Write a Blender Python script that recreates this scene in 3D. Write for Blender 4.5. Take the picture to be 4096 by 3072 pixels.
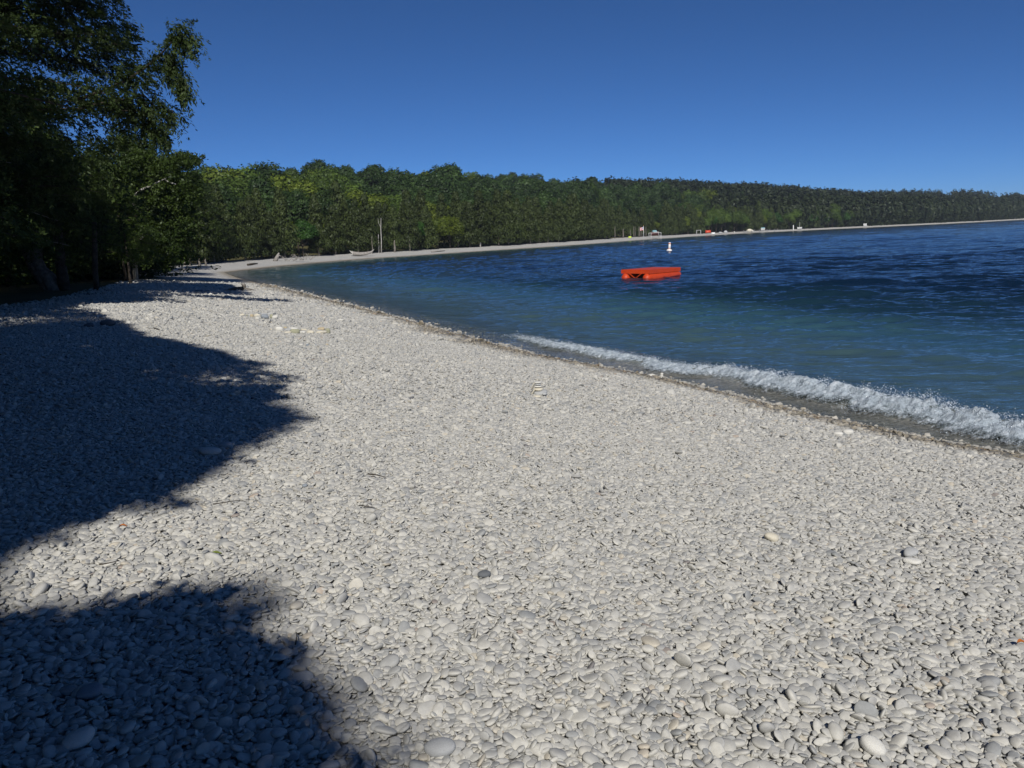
import bpy, math, random
import numpy as np
from mathutils import Matrix, Vector

for o in list(bpy.data.objects):
    bpy.data.objects.remove(o)
SC = bpy.context.scene
COL = SC.collection
R = math.radians

# ------------------------------------------------------------------ camera
W, H = 1024.0, 768.0
FOC = 797.0
PITCH, ROLL = R(10.53), R(2.2)
CAMZ = 2.8
cp, sp = math.cos(PITCH), math.sin(PITCH)
cr, sr = math.cos(ROLL), math.sin(ROLL)
f_ = np.array([0, cp, -sp]); r0 = np.array([1.0, 0, 0]); u0 = np.array([0, sp, cp])
r_ = r0 * cr - u0 * sr
u_ = u0 * cr + r0 * sr
cam_d = bpy.data.cameras.new("camera")
cam = bpy.data.objects.new("camera", cam_d)
COL.objects.link(cam)
cam.matrix_world = Matrix(((r_[0], u_[0], -f_[0], 0), (r_[1], u_[1], -f_[1], 0), (r_[2], u_[2], -f_[2], CAMZ), (0, 0, 0, 1)))
cam_d.sensor_width = 36.0
cam_d.lens = FOC / W * 36.0
cam_d.clip_start = 0.05
cam_d.clip_end = 6000
SC.camera = cam

# ------------------------------------------------------------------ world, sun, exposure
SUN_EL, SUN_AZ = R(40), R(176)      # azimuth of the sun seen from above, clockwise from +Y
world = bpy.data.worlds.new("World")
SC.world = world
world.use_nodes = True
nt = world.node_tree
nt.nodes.clear()
sky = nt.nodes.new("ShaderNodeTexSky")
sky.sky_type = 'NISHITA'
sky.sun_disc = False
sky.sun_elevation = SUN_EL
sky.sun_rotation = SUN_AZ
sky.altitude = 3000
sky.air_density = 0.6
sky.dust_density = 0.08
sky.ozone_density = 6.0
bg = nt.nodes.new("ShaderNodeBackground")
bg.inputs[1].default_value = 0.062
wo = nt.nodes.new("ShaderNodeOutputWorld")
tint = nt.nodes.new("ShaderNodeMix")
tint.data_type = 'RGBA'
tint.blend_type = 'MULTIPLY'
tint.inputs[0].default_value = 1.0
tint.inputs[7].default_value = (0.53, 0.97, 1.30, 1)
nt.links.new(sky.outputs[0], tint.inputs[6])
nt.links.new(tint.outputs[2], bg.inputs[0])
nt.links.new(bg.outputs[0], wo.inputs[0])

sl = bpy.data.lights.new("sun", 'SUN')
sl.energy = 4.3
sl.angle = R(0.53)
sl.color = (1.0, 0.955, 0.89)
sun = bpy.data.objects.new("sun", sl)
COL.objects.link(sun)
SUNV = np.array([math.sin(SUN_AZ) * math.cos(SUN_EL), math.cos(SUN_AZ) * math.cos(SUN_EL), math.sin(SUN_EL)])
sun.rotation_euler = Vector(SUNV).to_track_quat('Z', 'Y').to_euler()
sun.location = (0, -20, 30)
SC.view_settings.view_transform = 'Standard'
SC.view_settings.look = 'None'
SC.view_settings.exposure = 0.0
SC.view_settings.gamma = 1.0
SC.render.engine = 'CYCLES'
SC.cycles.max_bounces = 8
SC.cycles.transparent_max_bounces = 16
SC.cycles.diffuse_bounces = 3
SC.cycles.glossy_bounces = 3
SC.cycles.transmission_bounces = 4
SC.cycles.sample_clamp_indirect = 4.0

rng = np.random.default_rng(7)
random.seed(7)


# ------------------------------------------------------------------ projection helpers (used to measure places off the photograph)
def unproj(px, py, z=0.0):
    d = f_ * FOC + r_ * (px - W / 2) + u_ * (H / 2 - py)
    t = (z - CAMZ) / d[2]
    return np.array([d[0] * t, d[1] * t, z])


def at_dist(px, py, y):
    d = f_ * FOC + r_ * (px - W / 2) + u_ * (H / 2 - py)
    t = y / d[1]
    return np.array([d[0] * t, y, CAMZ + d[2] * t])


def proj(P):
    P = np.asarray(P, float)
    q = P - np.array([0, 0, CAMZ])
    zc = q @ f_
    zz = np.where(zc > 0.05, zc, 0.05)
    return np.stack([W / 2 + FOC * (q @ r_) / zz, H / 2 - FOC * (q @ u_) / zz, zc], -1)


K = 1024 / 2212.0


def pp(pts):                     # photograph readings (2212 px wide) to 1024 px
    return [(x * K, y * K) for x, y in pts]


def in_poly(x, y, poly):
    poly = np.asarray(poly, float)
    res = np.zeros(x.shape, bool)
    n = len(poly)
    j = n - 1
    for i in range(n):
        xi, yi = poly[i]; xj, yj = poly[j]
        c = ((yi > y) != (yj > y))
        with np.errstate(divide='ignore', invalid='ignore'):
            xx = (xj - xi) * (y - yi) / (yj - yi + 1e-12) + xi
        res ^= c & (x < xx)
        j = i
    return res


def seg_dist(x, y, pts):
    d = np.full(x.shape, 1e9)
    tt = np.zeros(x.shape)
    acc = 0.0
    for (ax, ay), (bx, by) in zip(pts[:-1], pts[1:]):
        vx, vy = bx - ax, by - ay
        L2 = vx * vx + vy * vy
        t = np.clip(((x - ax) * vx + (y - ay) * vy) / L2, 0, 1)
        dd = np.hypot(x - ax - t * vx, y - ay - t * vy)
        m = dd < d
        d = np.where(m, dd, d)
        tt = np.where(m, acc + t * math.sqrt(L2), tt)
        acc += math.sqrt(L2)
    return d, tt


def smooth(v, a, b):
    t = np.clip((v - a) / (b - a), 0, 1)
    return t * t * (3 - 2 * t)


_g = np.random.default_rng(3).random((256, 256))


def vnoise(x, y):
    x = np.asarray(x, float); y = np.asarray(y, float)
    xi = np.floor(x).astype(int); yi = np.floor(y).astype(int)
    fx = x - xi; fy = y - yi
    fx = fx * fx * (3 - 2 * fx); fy = fy * fy * (3 - 2 * fy)
    a = _g[xi % 256, yi % 256]; b = _g[(xi + 1) % 256, yi % 256]
    c = _g[xi % 256, (yi + 1) % 256]; d = _g[(xi + 1) % 256, (yi + 1) % 256]
    return (a * (1 - fx) + b * fx) * (1 - fy) + (c * (1 - fx) + d * fx) * fy - 0.5


def fbm(x, y, o=3):
    s = 0; a = 1.0
    for k in range(o):
        s = s + a * vnoise(x * 2 ** k + 13.7 * k, y * 2 ** k + 5.1 * k)
        a *= 0.5
    return s


# ------------------------------------------------------------------ the lie of the land
near_px = pp([(2212, 985), (2050, 960), (1880, 925), (1700, 885), (1560, 850), (1430, 818), (1290, 792), (1160, 768), (1040, 738), (950, 712),
              (880, 693), (800, 672), (720, 652), (640, 632), (575, 615), (520, 601), (495, 592)])
far_px = pp([(488, 588), (530, 583), (600, 575), (700, 566), (800, 558), (900, 552), (1000, 545), (1100, 538.5), (1200, 532), (1300, 525), (1400, 517), (1500, 510.5),
             (1600, 504.5), (1700, 499.5), (1850, 492.5), (2000, 485.5), (2120, 479.5), (2212, 474.5)])
shore = [tuple(unproj(x, y)[:2]) for x, y in near_px + far_px]
NEAR_N = len(near_px)
p0 = np.array(shore[0]); dirn = p0 - np.array(shore[2]); dirn /= np.linalg.norm(dirn)
pre = [tuple(p0 + dirn * 60 + np.array([0, -10])), tuple(p0 + dirn * 8)]
pl = np.array(shore[-1])
post = [tuple(pl + np.array([250, 160])), (2500, 1300)]
shore = pre + shore + post
water_poly = shore + [(4000, 1300), (4000, -3000), (400, -800)]
tree_px = [(-30, 322, 1.35), (30, 303, 1.4), (88, 296, 1.3), (153, 274, 1.1), (185, 267, 0.95), (231, 263.5, 0.8)]


def height(x, y):
    d, t = seg_dist(x, y, shore)
    inw = in_poly(x, y, water_poly)
    s = np.where(inw, -d, d)
    prof = np.interp(s, [0, 1, 2.5, 5, 8, 12, 20, 40, 80], [0, 0.17, 0.42, 0.80, 1.15, 1.32, 1.35, 1.5, 1.9])
    k = 1 - 0.42 * smooth(y, 18, 75)
    z = prof * k
    hill = np.interp(s, [14, 40, 90, 160, 220], [0, 0.16, 0.55, 0.93, 1.0])
    az = np.degrees(np.arctan2(x, np.maximum(y, 1)))
    rng_ = np.hypot(x, y)
    amp = np.interp(az, [-60, -32, -22, -12, -5, 2, 8, 13, 18, 24, 29, 34, 45], [0, 3, 10, 15.5, 18, 21, 23, 23.5, 22, 18, 23, 31, 34])
    amp = amp * smooth(rng_, 85, 230)
    z = z + hill * amp * (s > 0)
    z = z + (s > 1) * 0.05 * fbm(x * 0.35, y * 0.35, 2) * np.clip((s - 1) / 3, 0, 1)
    wz = np.interp(-s, [0, 0.8, 2, 4, 8, 15, 30, 60], [0, -0.11, -0.32, -0.62, -1.15, -2.0, -4.5, -10])
    z = np.where(s < 0, wz, z)
    return z, s


def hz(x, y):
    z, s = height(np.array([float(x)]), np.array([float(y)]))
    return float(z[0])


def ground_at(px, py):
    z = 1.0
    for _ in range(25):
        p = unproj(px, py, z)
        z = 0.5 * z + 0.5 * max(0.0, hz(p[0], p[1]))
    return unproj(px, py, z)


def G4(px, py):                  # ground point under a pixel of the 4096 wide photograph
    return ground_at(px / 4.0, py / 4.0)


# ------------------------------------------------------------------ mesh helpers
def mesh_np(name, V, F, mat=None, smooth_=False, attrs=None):
    me = bpy.data.meshes.new(name)
    V = np.ascontiguousarray(V, np.float32); F = np.ascontiguousarray(F, np.int32)
    n, m = F.shape
    me.vertices.add(len(V)); me.vertices.foreach_set("co", V.ravel())
    me.loops.add(n * m); me.loops.foreach_set("vertex_index", F.ravel())
    me.polygons.add(n)
    me.polygons.foreach_set("loop_start", np.arange(0, n * m, m, dtype=np.int32))
    me.update(calc_edges=True)
    if smooth_:
        me.polygons.foreach_set("use_smooth", np.ones(n, bool))
    if attrs:
        for k, v in attrs.items():
            a = me.attributes.new(k, 'FLOAT', 'POINT')
            a.data.foreach_set("value", np.ascontiguousarray(v, np.float32))
    if mat:
        me.materials.append(mat)
    me.validate(verbose=False) if False else None
    me.update()
    return me


def obj(name, me, parent=None, loc=None):
    o = bpy.data.objects.new(name, me)
    COL.objects.link(o)
    if parent is not None:
        o.parent = parent
    if loc is not None:
        o.location = loc
    return o


def tag(o, label, cat, group=None):
    o["label"] = label
    o["category"] = cat
    if group:
        o["group"] = group
    return o


def empty(name, loc, rz=0.0):
    o = bpy.data.objects.new(name, None)
    o.location = loc
    o.rotation_euler = (0, 0, rz)
    o.empty_display_size = 0.2
    COL.objects.link(o)
    return o


class MB:
    """collects shapes, builds one mesh"""
    def __init__(self):
        self.v = []; self.f = []

    def add(self, V, F):
        b = len(self.v)
        self.v += [tuple(p) for p in V]
        self.f += [tuple(i + b for i in q) for q in F]

    def box(self, c, s, rz=0.0, M=None):
        cx, cy, cz = c; sx, sy, sz = s[0] / 2, s[1] / 2, s[2] / 2
        V = [(a * sx, b * sy, d * sz) for a in (-1, 1) for b in (-1, 1) for d in (-1, 1)]
        ca, sa = math.cos(rz), math.sin(rz)
        V = [(cx + x * ca - y * sa, cy + x * sa + y * ca, cz + z) for x, y, z in V]
        self.add(V, [(0, 1, 3, 2), (4, 6, 7, 5), (0, 4, 5, 1), (2, 3, 7, 6), (0, 2, 6, 4), (1, 5, 7, 3)])

    def tube(self, pts, radii, n=8, cap=True, wob=0.0, rg=None):
        pts = [Vector(p) for p in pts]
        rings = []
        for i, p in enumerate(pts):
            t = (pts[min(i + 1, len(pts) - 1)] - pts[max(i - 1, 0)]).normalized()
            a = t.cross(Vector((0.31, 0.77, 0.55))).normalized()
            b = t.cross(a)
            ring = []
            for k in range(n):
                an = 2 * math.pi * k / n
                r = radii[i] * (1 + (wob * (random.random() - 0.5) if wob else 0))
                ring.append(p + a * (math.cos(an) * r) + b * (math.sin(an) * r))
            rings.append(ring)
        V = [q for rg_ in rings for q in rg_]
        F = []
        for i in range(len(pts) - 1):
            for k in range(n):
                k2 = (k + 1) % n
                F.append((i * n + k, i * n + k2, (i + 1) * n + k2, (i + 1) * n + k))
        if cap:
            F.append(tuple(range(n - 1, -1, -1)))
            F.append(tuple(range((len(pts) - 1) * n, len(pts) * n)))
        self.add(V, F)

    def lathe(self, prof, c=(0, 0, 0), n=20):
        V = []; F = []
        for r, z in prof:
            for k in range(n):
                a = 2 * math.pi * k / n
                V.append((c[0] + r * math.cos(a), c[1] + r * math.sin(a), c[2] + z))
        for i in range(len(prof) - 1):
            for k in range(n):
                k2 = (k + 1) % n
                F.append((i * n + k, i * n + k2, (i + 1) * n + k2, (i + 1) * n + k))
        F.append(tuple(range(n - 1, -1, -1)))
        F.append(tuple(range((len(prof) - 1) * n, len(prof) * n)))
        self.add(V, F)

    def build(self, name, mat, parent=None, smooth_=False, loc=None):
        me = bpy.data.meshes.new(name)
        me.from_pydata([tuple(p) for p in self.v], [], self.f)
        me.materials.append(mat)
        if smooth_:
            me.polygons.foreach_set("use_smooth", [True] * len(me.polygons))
        me.update()
        return obj(name, me, parent, loc)


# ------------------------------------------------------------------ materials
def mat_new(name):
    m = bpy.data.materials.new(name)
    m.use_nodes = True
    n = m.node_tree
    n.nodes.clear()
    return m, n


def N(nt, t, **kw):
    n = nt.nodes.new(t)
    for k, v in kw.items():
        setattr(n, k, v)
    return n


def L(nt, a, b):
    nt.links.new(a, b)


def noise(nt, scale, detail=4.0, rough=0.55, vec=None, dist=0.0):
    n = N(nt, "ShaderNodeTexNoise")
    n.inputs["Scale"].default_value = scale
    n.inputs["Detail"].default_value = detail
    n.inputs["Roughness"].default_value = rough
    n.inputs["Distortion"].default_value = dist
    if vec is not None:
        L(nt, vec, n.inputs["Vector"])
    return n


def ramp(nt, fac, stops):
    r = N(nt, "ShaderNodeValToRGB")
    el = r.color_ramp.elements
    while len(el) < len(stops):
        el.new(0.5)
    for e, (p, c) in zip(el, stops):
        e.position = p
        e.color = (c[0], c[1], c[2], 1)
    L(nt, fac, r.inputs[0])
    return r


def mixc(nt, fac, a, b, mode='MIX'):
    m = N(nt, "ShaderNodeMix", data_type='RGBA', blend_type=mode)
    if isinstance(fac, (int, float)):
        m.inputs[0].default_value = fac
    else:
        L(nt, fac, m.inputs[0])
    for i, v in ((6, a), (7, b)):
        if isinstance(v, tuple):
            m.inputs[i].default_value = (v[0], v[1], v[2], 1)
        else:
            L(nt, v, m.inputs[i])
    return m.outputs[2]


def math_(nt, op, a, b=0.0, clamp=False):
    m = N(nt, "ShaderNodeMath", operation=op, use_clamp=clamp)
    for i, v in ((0, a), (1, b)):
        if isinstance(v, (int, float)):
            m.inputs[i].default_value = v
        else:
            L(nt, v, m.inputs[i])
    return m.outputs[0]


def simple_mat(name, c1, c2, scale=8.0, rough=0.7, bump=0.3, bscale=30.0, bdist=0.02, spec=0.3):
    m, n = mat_new(name)
    out = N(n, "ShaderNodeOutputMaterial")
    b = N(n, "ShaderNodeBsdfPrincipled")
    b.inputs["Roughness"].default_value = rough
    b.inputs["Specular IOR Level"].default_value = spec
    tc = N(n, "ShaderNodeTexCoord")
    ns = noise(n, scale, 5, 0.6, tc.outputs["Object"])
    cr_ = ramp(n, ns.outputs[0], [(0.3, c1), (0.7, c2)])
    L(n, cr_.outputs[0], b.inputs["Base Color"])
    if bump:
        nb = noise(n, bscale, 5, 0.65, tc.outputs["Object"])
        bp = N(n, "ShaderNodeBump")
        bp.inputs["Strength"].default_value = bump
        bp.inputs["Distance"].default_value = bdist
        L(n, nb.outputs[0], bp.inputs["Height"])
        L(n, bp.outputs[0], b.inputs["Normal"])
    L(n, b.outputs[0], out.inputs[0])
    return m


def foliage_mat(name, dark, light, transl=0.25):
    m, n = mat_new(name)
    out = N(n, "ShaderNodeOutputMaterial")
    at = N(n, "ShaderNodeAttribute", attribute_name="tone")
    oi = N(n, "ShaderNodeObjectInfo")
    rc = ramp(n, at.outputs["Fac"], [(0.0, dark), (1.0, light)])
    v = math_(n, 'MULTIPLY_ADD', oi.outputs["Random"], 0.5)
    v.node.inputs[2].default_value = 0.75
    hs = N(n, "ShaderNodeHueSaturation")
    L(n, rc.outputs[0], hs.inputs["Color"])
    L(n, v, hs.inputs["Value"])
    d = N(n, "ShaderNodeBsdfDiffuse")
    t = N(n, "ShaderNodeBsdfTranslucent")
    g = N(n, "ShaderNodeBsdfGlossy")
    g.inputs["Roughness"].default_value = 0.5
    g.inputs["Color"].default_value = (0.6, 0.65, 0.6, 1)
    L(n, hs.outputs[0], d.inputs[0]); L(n, hs.outputs[0], t.inputs[0])
    mx = N(n, "ShaderNodeMixShader"); mx.inputs[0].default_value = transl
    L(n, d.outputs[0], mx.inputs[1]); L(n, t.outputs[0], mx.inputs[2])
    mx2 = N(n, "ShaderNodeMixShader"); mx2.inputs[0].default_value = 0.025
    L(n, mx.outputs[0], mx2.inputs[1]); L(n, g.outputs[0], mx2.inputs[2])
    L(n, mx2.outputs[0], out.inputs[0])
    return m


def pebble_mat(name, inst=True):
    m, n = mat_new(name)
    out = N(n, "ShaderNodeOutputMaterial")
    b = N(n, "ShaderNodeBsdfPrincipled")
    tc = N(n, "ShaderNodeTexCoord")
    if inst:
        a1 = N(n, "ShaderNodeAttribute", attribute_name="tone", attribute_type='INSTANCER')
        a2 = N(n, "ShaderNodeAttribute", attribute_name="wet", attribute_type='INSTANCER')
        tone, wet = a1.outputs["Fac"], a2.outputs["Fac"]
    else:
        oi = N(n, "ShaderNodeObjectInfo")
        tone = oi.outputs["Random"]
        wet = math_(n, 'ADD', 0.0, 0.0)
    base = ramp(n, tone, [(0.0, (0.29, 0.30, 0.30)), (0.10, (0.39, 0.39, 0.375)), (0.35, (0.46, 0.455, 0.425)), (0.72, (0.515, 0.505, 0.465)),
                          (0.93, (0.54, 0.53, 0.485)), (0.982, (0.50, 0.46, 0.38)), (0.995, (0.44, 0.37, 0.31)), (1.0, (0.12, 0.13, 0.15))])
    wetc = ramp(n, tone, [(0.0, (0.07, 0.066, 0.055)), (0.3, (0.19, 0.17, 0.13)), (0.6, (0.27, 0.24, 0.185)), (0.85, (0.37, 0.33, 0.26)), (1.0, (0.16, 0.11, 0.06))])
    sp1 = noise(n, 1.3, 4, 0.6, tc.outputs["Object"])
    spk = ramp(n, sp1.outputs[0], [(0.35, (0.88, 0.88, 0.88)), (0.65, (1.06, 1.06, 1.05))])
    c = mixc(n, wet, base.outputs[0], wetc.outputs[0])
    c = mixc(n, 1.0, c, spk.outputs[0], 'MULTIPLY')
    L(n, c, b.inputs["Base Color"])
    r = math_(n, 'MULTIPLY_ADD', wet, -0.45)
    r.node.inputs[2].default_value = 0.72
    L(n, r, b.inputs["Roughness"])
    b.inputs["Specular IOR Level"].default_value = 0.3
    nb = noise(n, 9, 4, 0.6, tc.outputs["Object"])
    bp = N(n, "ShaderNodeBump"); bp.inputs["Strength"].default_value = 0.12; bp.inputs["Distance"].default_value = 0.02
    L(n, nb.outputs[0], bp.inputs["Height"])
    L(n, bp.outputs[0], b.inputs["Normal"])
    L(n, b.outputs[0], out.inputs[0])
    return m


M_peb = pebble_mat("pebble_stone")


def ground_mat():
    m, n = mat_new("beach_ground")
    out = N(n, "ShaderNodeOutputMaterial")
    b = N(n, "ShaderNodeBsdfPrincipled")
    b.inputs["Roughness"].default_value = 0.85
    b.inputs["Specular IOR Level"].default_value = 0.2
    geo = N(n, "ShaderNodeNewGeometry")
    pos = geo.outputs["Position"]
    soil = N(n, "ShaderNodeAttribute", attribute_name="soil").outputs["Fac"]
    wet = N(n, "ShaderNodeAttribute", attribute_name="wet").outputs["Fac"]
    deep = N(n, "ShaderNodeAttribute", attribute_name="deep").outputs["Fac"]
    v = N(n, "ShaderNodeTexVoronoi"); v.inputs["Scale"].default_value = 17.0
    L(n, pos, v.inputs["Vector"])
    cell = N(n, "ShaderNodeSeparateColor"); L(n, v.outputs["Color"], cell.inputs[0])
    peb = ramp(n, cell.outputs[0], [(0.0, (0.34, 0.345, 0.34)), (0.3, (0.42, 0.415, 0.40)), (0.7, (0.50, 0.49, 0.46)), (1.0, (0.57, 0.55, 0.50))])
    big = noise(n, 0.35, 4, 0.6, pos)
    bigc = ramp(n, big.outputs[0], [(0.3, (0.93, 0.93, 0.93)), (0.7, (1.04, 1.035, 1.02))])
    c = mixc(n, 1.0, peb.outputs[0], bigc.outputs[0], 'MULTIPLY')
    wn = noise(n, 30, 3, 0.6, pos)
    wc = ramp(n, wn.outputs[0], [(0.35, (0.20, 0.17, 0.125)), (0.65, (0.36, 0.31, 0.23))])
    c = mixc(n, wet, c, wc.outputs[0])
    un = noise(n, 1.1, 5, 0.6, pos)
    uc = ramp(n, un.outputs[0], [(0.35, (0.26, 0.28, 0.24)), (0.65, (0.46, 0.47, 0.40))])
    c = mixc(n, deep, c, uc.outputs[0])
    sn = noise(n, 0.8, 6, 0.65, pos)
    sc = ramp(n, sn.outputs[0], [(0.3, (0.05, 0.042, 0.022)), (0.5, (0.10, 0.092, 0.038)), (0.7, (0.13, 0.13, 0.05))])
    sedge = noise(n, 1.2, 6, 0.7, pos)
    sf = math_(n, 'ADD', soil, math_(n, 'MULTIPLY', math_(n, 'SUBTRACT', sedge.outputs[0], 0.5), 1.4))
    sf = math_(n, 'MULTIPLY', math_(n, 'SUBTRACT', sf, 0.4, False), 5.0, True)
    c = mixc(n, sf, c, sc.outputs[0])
    L(n, c, b.inputs["Base Color"])
    bp = N(n, "ShaderNodeBump"); bp.inputs["Strength"].default_value = 0.9; bp.inputs["Distance"].default_value = 0.035
    inv = math_(n, 'SUBTRACT', 0.6, v.outputs["Distance"])
    fn = noise(n, 40, 4, 0.7, pos)
    hh = math_(n, 'ADD', inv, math_(n, 'MULTIPLY', fn.outputs[0], 0.6))
    L(n, hh, bp.inputs["Height"])
    L(n, bp.outputs[0], b.inputs["Normal"])
    L(n, b.outputs[0], out.inputs[0])
    return m


def water_mat():
    m, n = mat_new("lake_water")
    out = N(n, "ShaderNodeOutputMaterial")
    geo = N(n, "ShaderNodeNewGeometry")
    pos = geo.outputs["Position"]
    dep = N(n, "ShaderNodeAttribute", attribute_name="depth").outputs["Fac"]
    mp = N(n, "ShaderNodeMapping")
    mp.inputs["Rotation"].default_value = (0, 0, R(26))
    mp.inputs["Scale"].default_value = (0.36, 1.0, 1.0)
    L(n, pos, mp.inputs["Vector"])
    milk = N(n, "ShaderNodeAttribute", attribute_name="milk").outputs["Fac"]
    n1 = noise(n, 3.2, 4, 0.55, mp.outputs[0], 0.4)
    n2 = noise(n, 9.0, 4, 0.6, mp.outputs[0], 0.3)
    n3 = noise(n, 0.5, 4, 0.6, mp.outputs[0], 0.2)
    h = math_(n, 'ADD', math_(n, 'MULTIPLY', n1.outputs[0], 1.0), math_(n, 'MULTIPLY', n2.outputs[0], 0.25))
    h = math_(n, 'ADD', h, math_(n, 'MULTIPLY', n3.outputs[0], 1.6))
    bp = N(n, "ShaderNodeBump"); bp.inputs["Distance"].default_value = 0.055; bp.inputs["Strength"].default_value = 1.0
    L(n, h, bp.inputs["Height"])
    nrm = bp.outputs[0]
    # body of the water: clear near the shore, scattering blue-green further out, navy when deep
    bc = ramp(n, math_(n, 'MULTIPLY', dep, 0.16, True),
              [(0.0, (0.15, 0.18, 0.17)), (0.08, (0.110, 0.190, 0.205)), (0.18, (0.046, 0.120, 0.165)), (0.28, (0.010, 0.032, 0.052)), (0.5, (0.003, 0.013, 0.032))])
    nm = noise(n, 14.0, 4, 0.7, pos)
    mk = math_(n, 'MULTIPLY', milk, math_(n, 'MULTIPLY_ADD', nm.outputs[0], 1.6))
    mk.node.inputs[1].links[0].from_node.inputs[2].default_value = -0.1
    body = N(n, "ShaderNodeBsdfDiffuse"); L(n, mixc(n, mk, bc.outputs[0], (0.34, 0.335, 0.31)), body.inputs[0])
    tr = N(n, "ShaderNodeBsdfTransparent")
    tc_ = ramp(n, math_(n, 'MULTIPLY', dep, 1.0, True), [(0.0, (0.92, 0.93, 0.90)), (0.35, (0.62, 0.76, 0.73)), (1.0, (0.34, 0.62, 0.62))])
    L(n, tc_.outputs[0], tr.inputs[0])
    ex = math_(n, 'POWER', 2.718, math_(n, 'MULTIPLY', dep, -0.95))
    opac = math_(n, 'MAXIMUM', math_(n, 'SUBTRACT', 1.0, ex, True), math_(n, 'MULTIPLY', mk, 0.85, True))
    mx = N(n, "ShaderNodeMixShader")
    L(n, opac, mx.inputs[0]); L(n, tr.outputs[0], mx.inputs[1]); L(n, body.outputs[0], mx.inputs[2])
    gl = N(n, "ShaderNodeBsdfGlossy"); gl.inputs["Roughness"].default_value = 0.05
    L(n, nrm, gl.inputs["Normal"])
    fr = N(n, "ShaderNodeFresnel"); fr.inputs[0].default_value = 1.333
    L(n, nrm, fr.inputs["Normal"])
    fm = math_(n, 'MINIMUM', fr.outputs[0], 0.85)
    mx2 = N(n, "ShaderNodeMixShader")
    L(n, fm, mx2.inputs[0]); L(n, mx.outputs[0], mx2.inputs[1]); L(n, gl.outputs[0], mx2.inputs[2])
    L(n, mx2.outputs[0], out.inputs[0])
    return m


# ------------------------------------------------------------------ ground sheet
def polar_grid(A, radii):
    A = np.radians(A)
    Rr, AA = np.meshgrid(radii, A, indexing='ij')
    X = Rr * np.sin(AA); Y = Rr * np.cos(AA)
    n, m = X.shape
    i = np.arange(n - 1)[:, None] * m + np.arange(m - 1)[None, :]
    F = np.stack([i, i + 1, i + m + 1, i + m], -1).reshape(-1, 4)
    return X.ravel(), Y.ravel(), F


tree_line = [tuple(unproj(x, y, z)[:2]) for x, y, z in tree_px]
woods_poly = [(-7.0, -40), (-6.2, 0), (-8.5, 8), (-11.5, 17)] + tree_line[1:] + [(-33, 108), (-60, 160), (-400, 200), (-400, -40)]


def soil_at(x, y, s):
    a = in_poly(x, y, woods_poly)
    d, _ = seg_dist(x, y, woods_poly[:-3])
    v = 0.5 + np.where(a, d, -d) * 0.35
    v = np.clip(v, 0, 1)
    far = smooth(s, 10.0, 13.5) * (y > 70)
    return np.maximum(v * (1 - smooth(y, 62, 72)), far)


radii = np.concatenate([np.geomspace(0.8, 60, 300), np.linspace(60.6, 760, 640), np.geomspace(775, 5000, 40)])
ANG = np.concatenate([np.linspace(-180, -44, 46)[:-1], np.linspace(-44, 44, 361), np.linspace(44, 180, 46)[1:]])
X, Y, F = polar_grid(ANG, radii)
NA = len(ANG)
Z, S = height(X, Y)
Z = Z - 0.012
wetv = np.exp(-((S - 0.15) / 0.75) ** 2) * np.interp(Y, [0, 30, 80], [0.85, 1.0, 0.9])
deepv = smooth(-S, 0.6, 3.0)
Vv = np.stack([X, Y, Z], -1)
cidx = len(Vv)
Vv = np.vstack([Vv, [[0, 0, hz(0, 0)]]])

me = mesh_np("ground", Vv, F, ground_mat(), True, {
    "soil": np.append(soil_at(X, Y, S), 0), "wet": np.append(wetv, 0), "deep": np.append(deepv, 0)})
ground = obj("beach_ground", me)
ground["kind"] = "structure"

# ------------------------------------------------------------------ breaker line
crest_px = pp([(1085, 717), (1200, 739), (1330, 764), (1450, 789), (1560, 799), (1700, 828), (1850, 858), (2000, 886), (2212, 931), (2400, 974)])
crest = [tuple(unproj(x, y, 0.10)[:2]) for x, y in crest_px]
c_e = np.array(crest[-1]); c_d = c_e - np.array(crest[-2]); c_d /= np.linalg.norm(c_d)
crest.append(tuple(c_e + c_d * 5))
crest_len = sum(math.dist(a, b) for a, b in zip(crest[:-1], crest[1:]))


def crest_amp(t):
    u = t / crest_len
    return np.interp(u, [0, 0.06, 0.22, 0.40, 0.52, 0.62, 0.75, 0.9, 1], [0.0, 0.06, 0.10, 0.12, 0.20, 0.21, 0.18, 0.185, 0.17])


def crest_side(x, y):            # + towards the beach
    z, s = height(x, y)
    return s


# ------------------------------------------------------------------ water sheet
wrad = np.concatenate([np.geomspace(5.5, 60, 640), np.geomspace(60.5, 800, 420)[1:], np.geomspace(820, 4500, 40)])
X, Y, F = polar_grid(np.linspace(-40, 62, 800), wrad)
Zg, S = height(X, Y)
depth = np.clip(-Zg, 0, 30)
rr = np.hypot(X, Y)
WZ = np.zeros_like(X)
wr = np.random.default_rng(11)
comps = []
for lam, amp, cnt in ((7.0, 0.016, 5), (3.4, 0.017, 7), (1.8, 0.014, 9), (0.95, 0.010, 10), (0.5, 0.006, 10)):
    for k in range(cnt):
        th = math.atan2(-0.93, -0.36) + wr.normal(0, 0.22 if lam > 2 else 0.42)
        lm = lam * wr.uniform(0.8, 1.25)
        comps.append((math.cos(th) * 2 * math.pi / lm, math.sin(th) * 2 * math.pi / lm, amp * wr.uniform(0.7, 1.2), wr.uniform(0, 6.28), lm))
patch = 0.75 + 0.9 * fbm(X / 14.0, Y / 9.0, 2)
spacing = rr * 0.0037
for kx, ky, a, ph, lm in comps:
    fade = np.clip((lm / np.maximum(spacing, 1e-3) - 2.2) / 2.0, 0, 1)
    s_ = np.sin(kx * X + ky * Y + ph)
    WZ += a * fade * (s_ + 0.55 * (s_ * s_ - 0.5) * (s_ > 0) * 2) * (0.55 + 0.9 * np.abs(np.sin(X * ky * 0.11 - Y * kx * 0.11 + ph * 3)))
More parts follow.
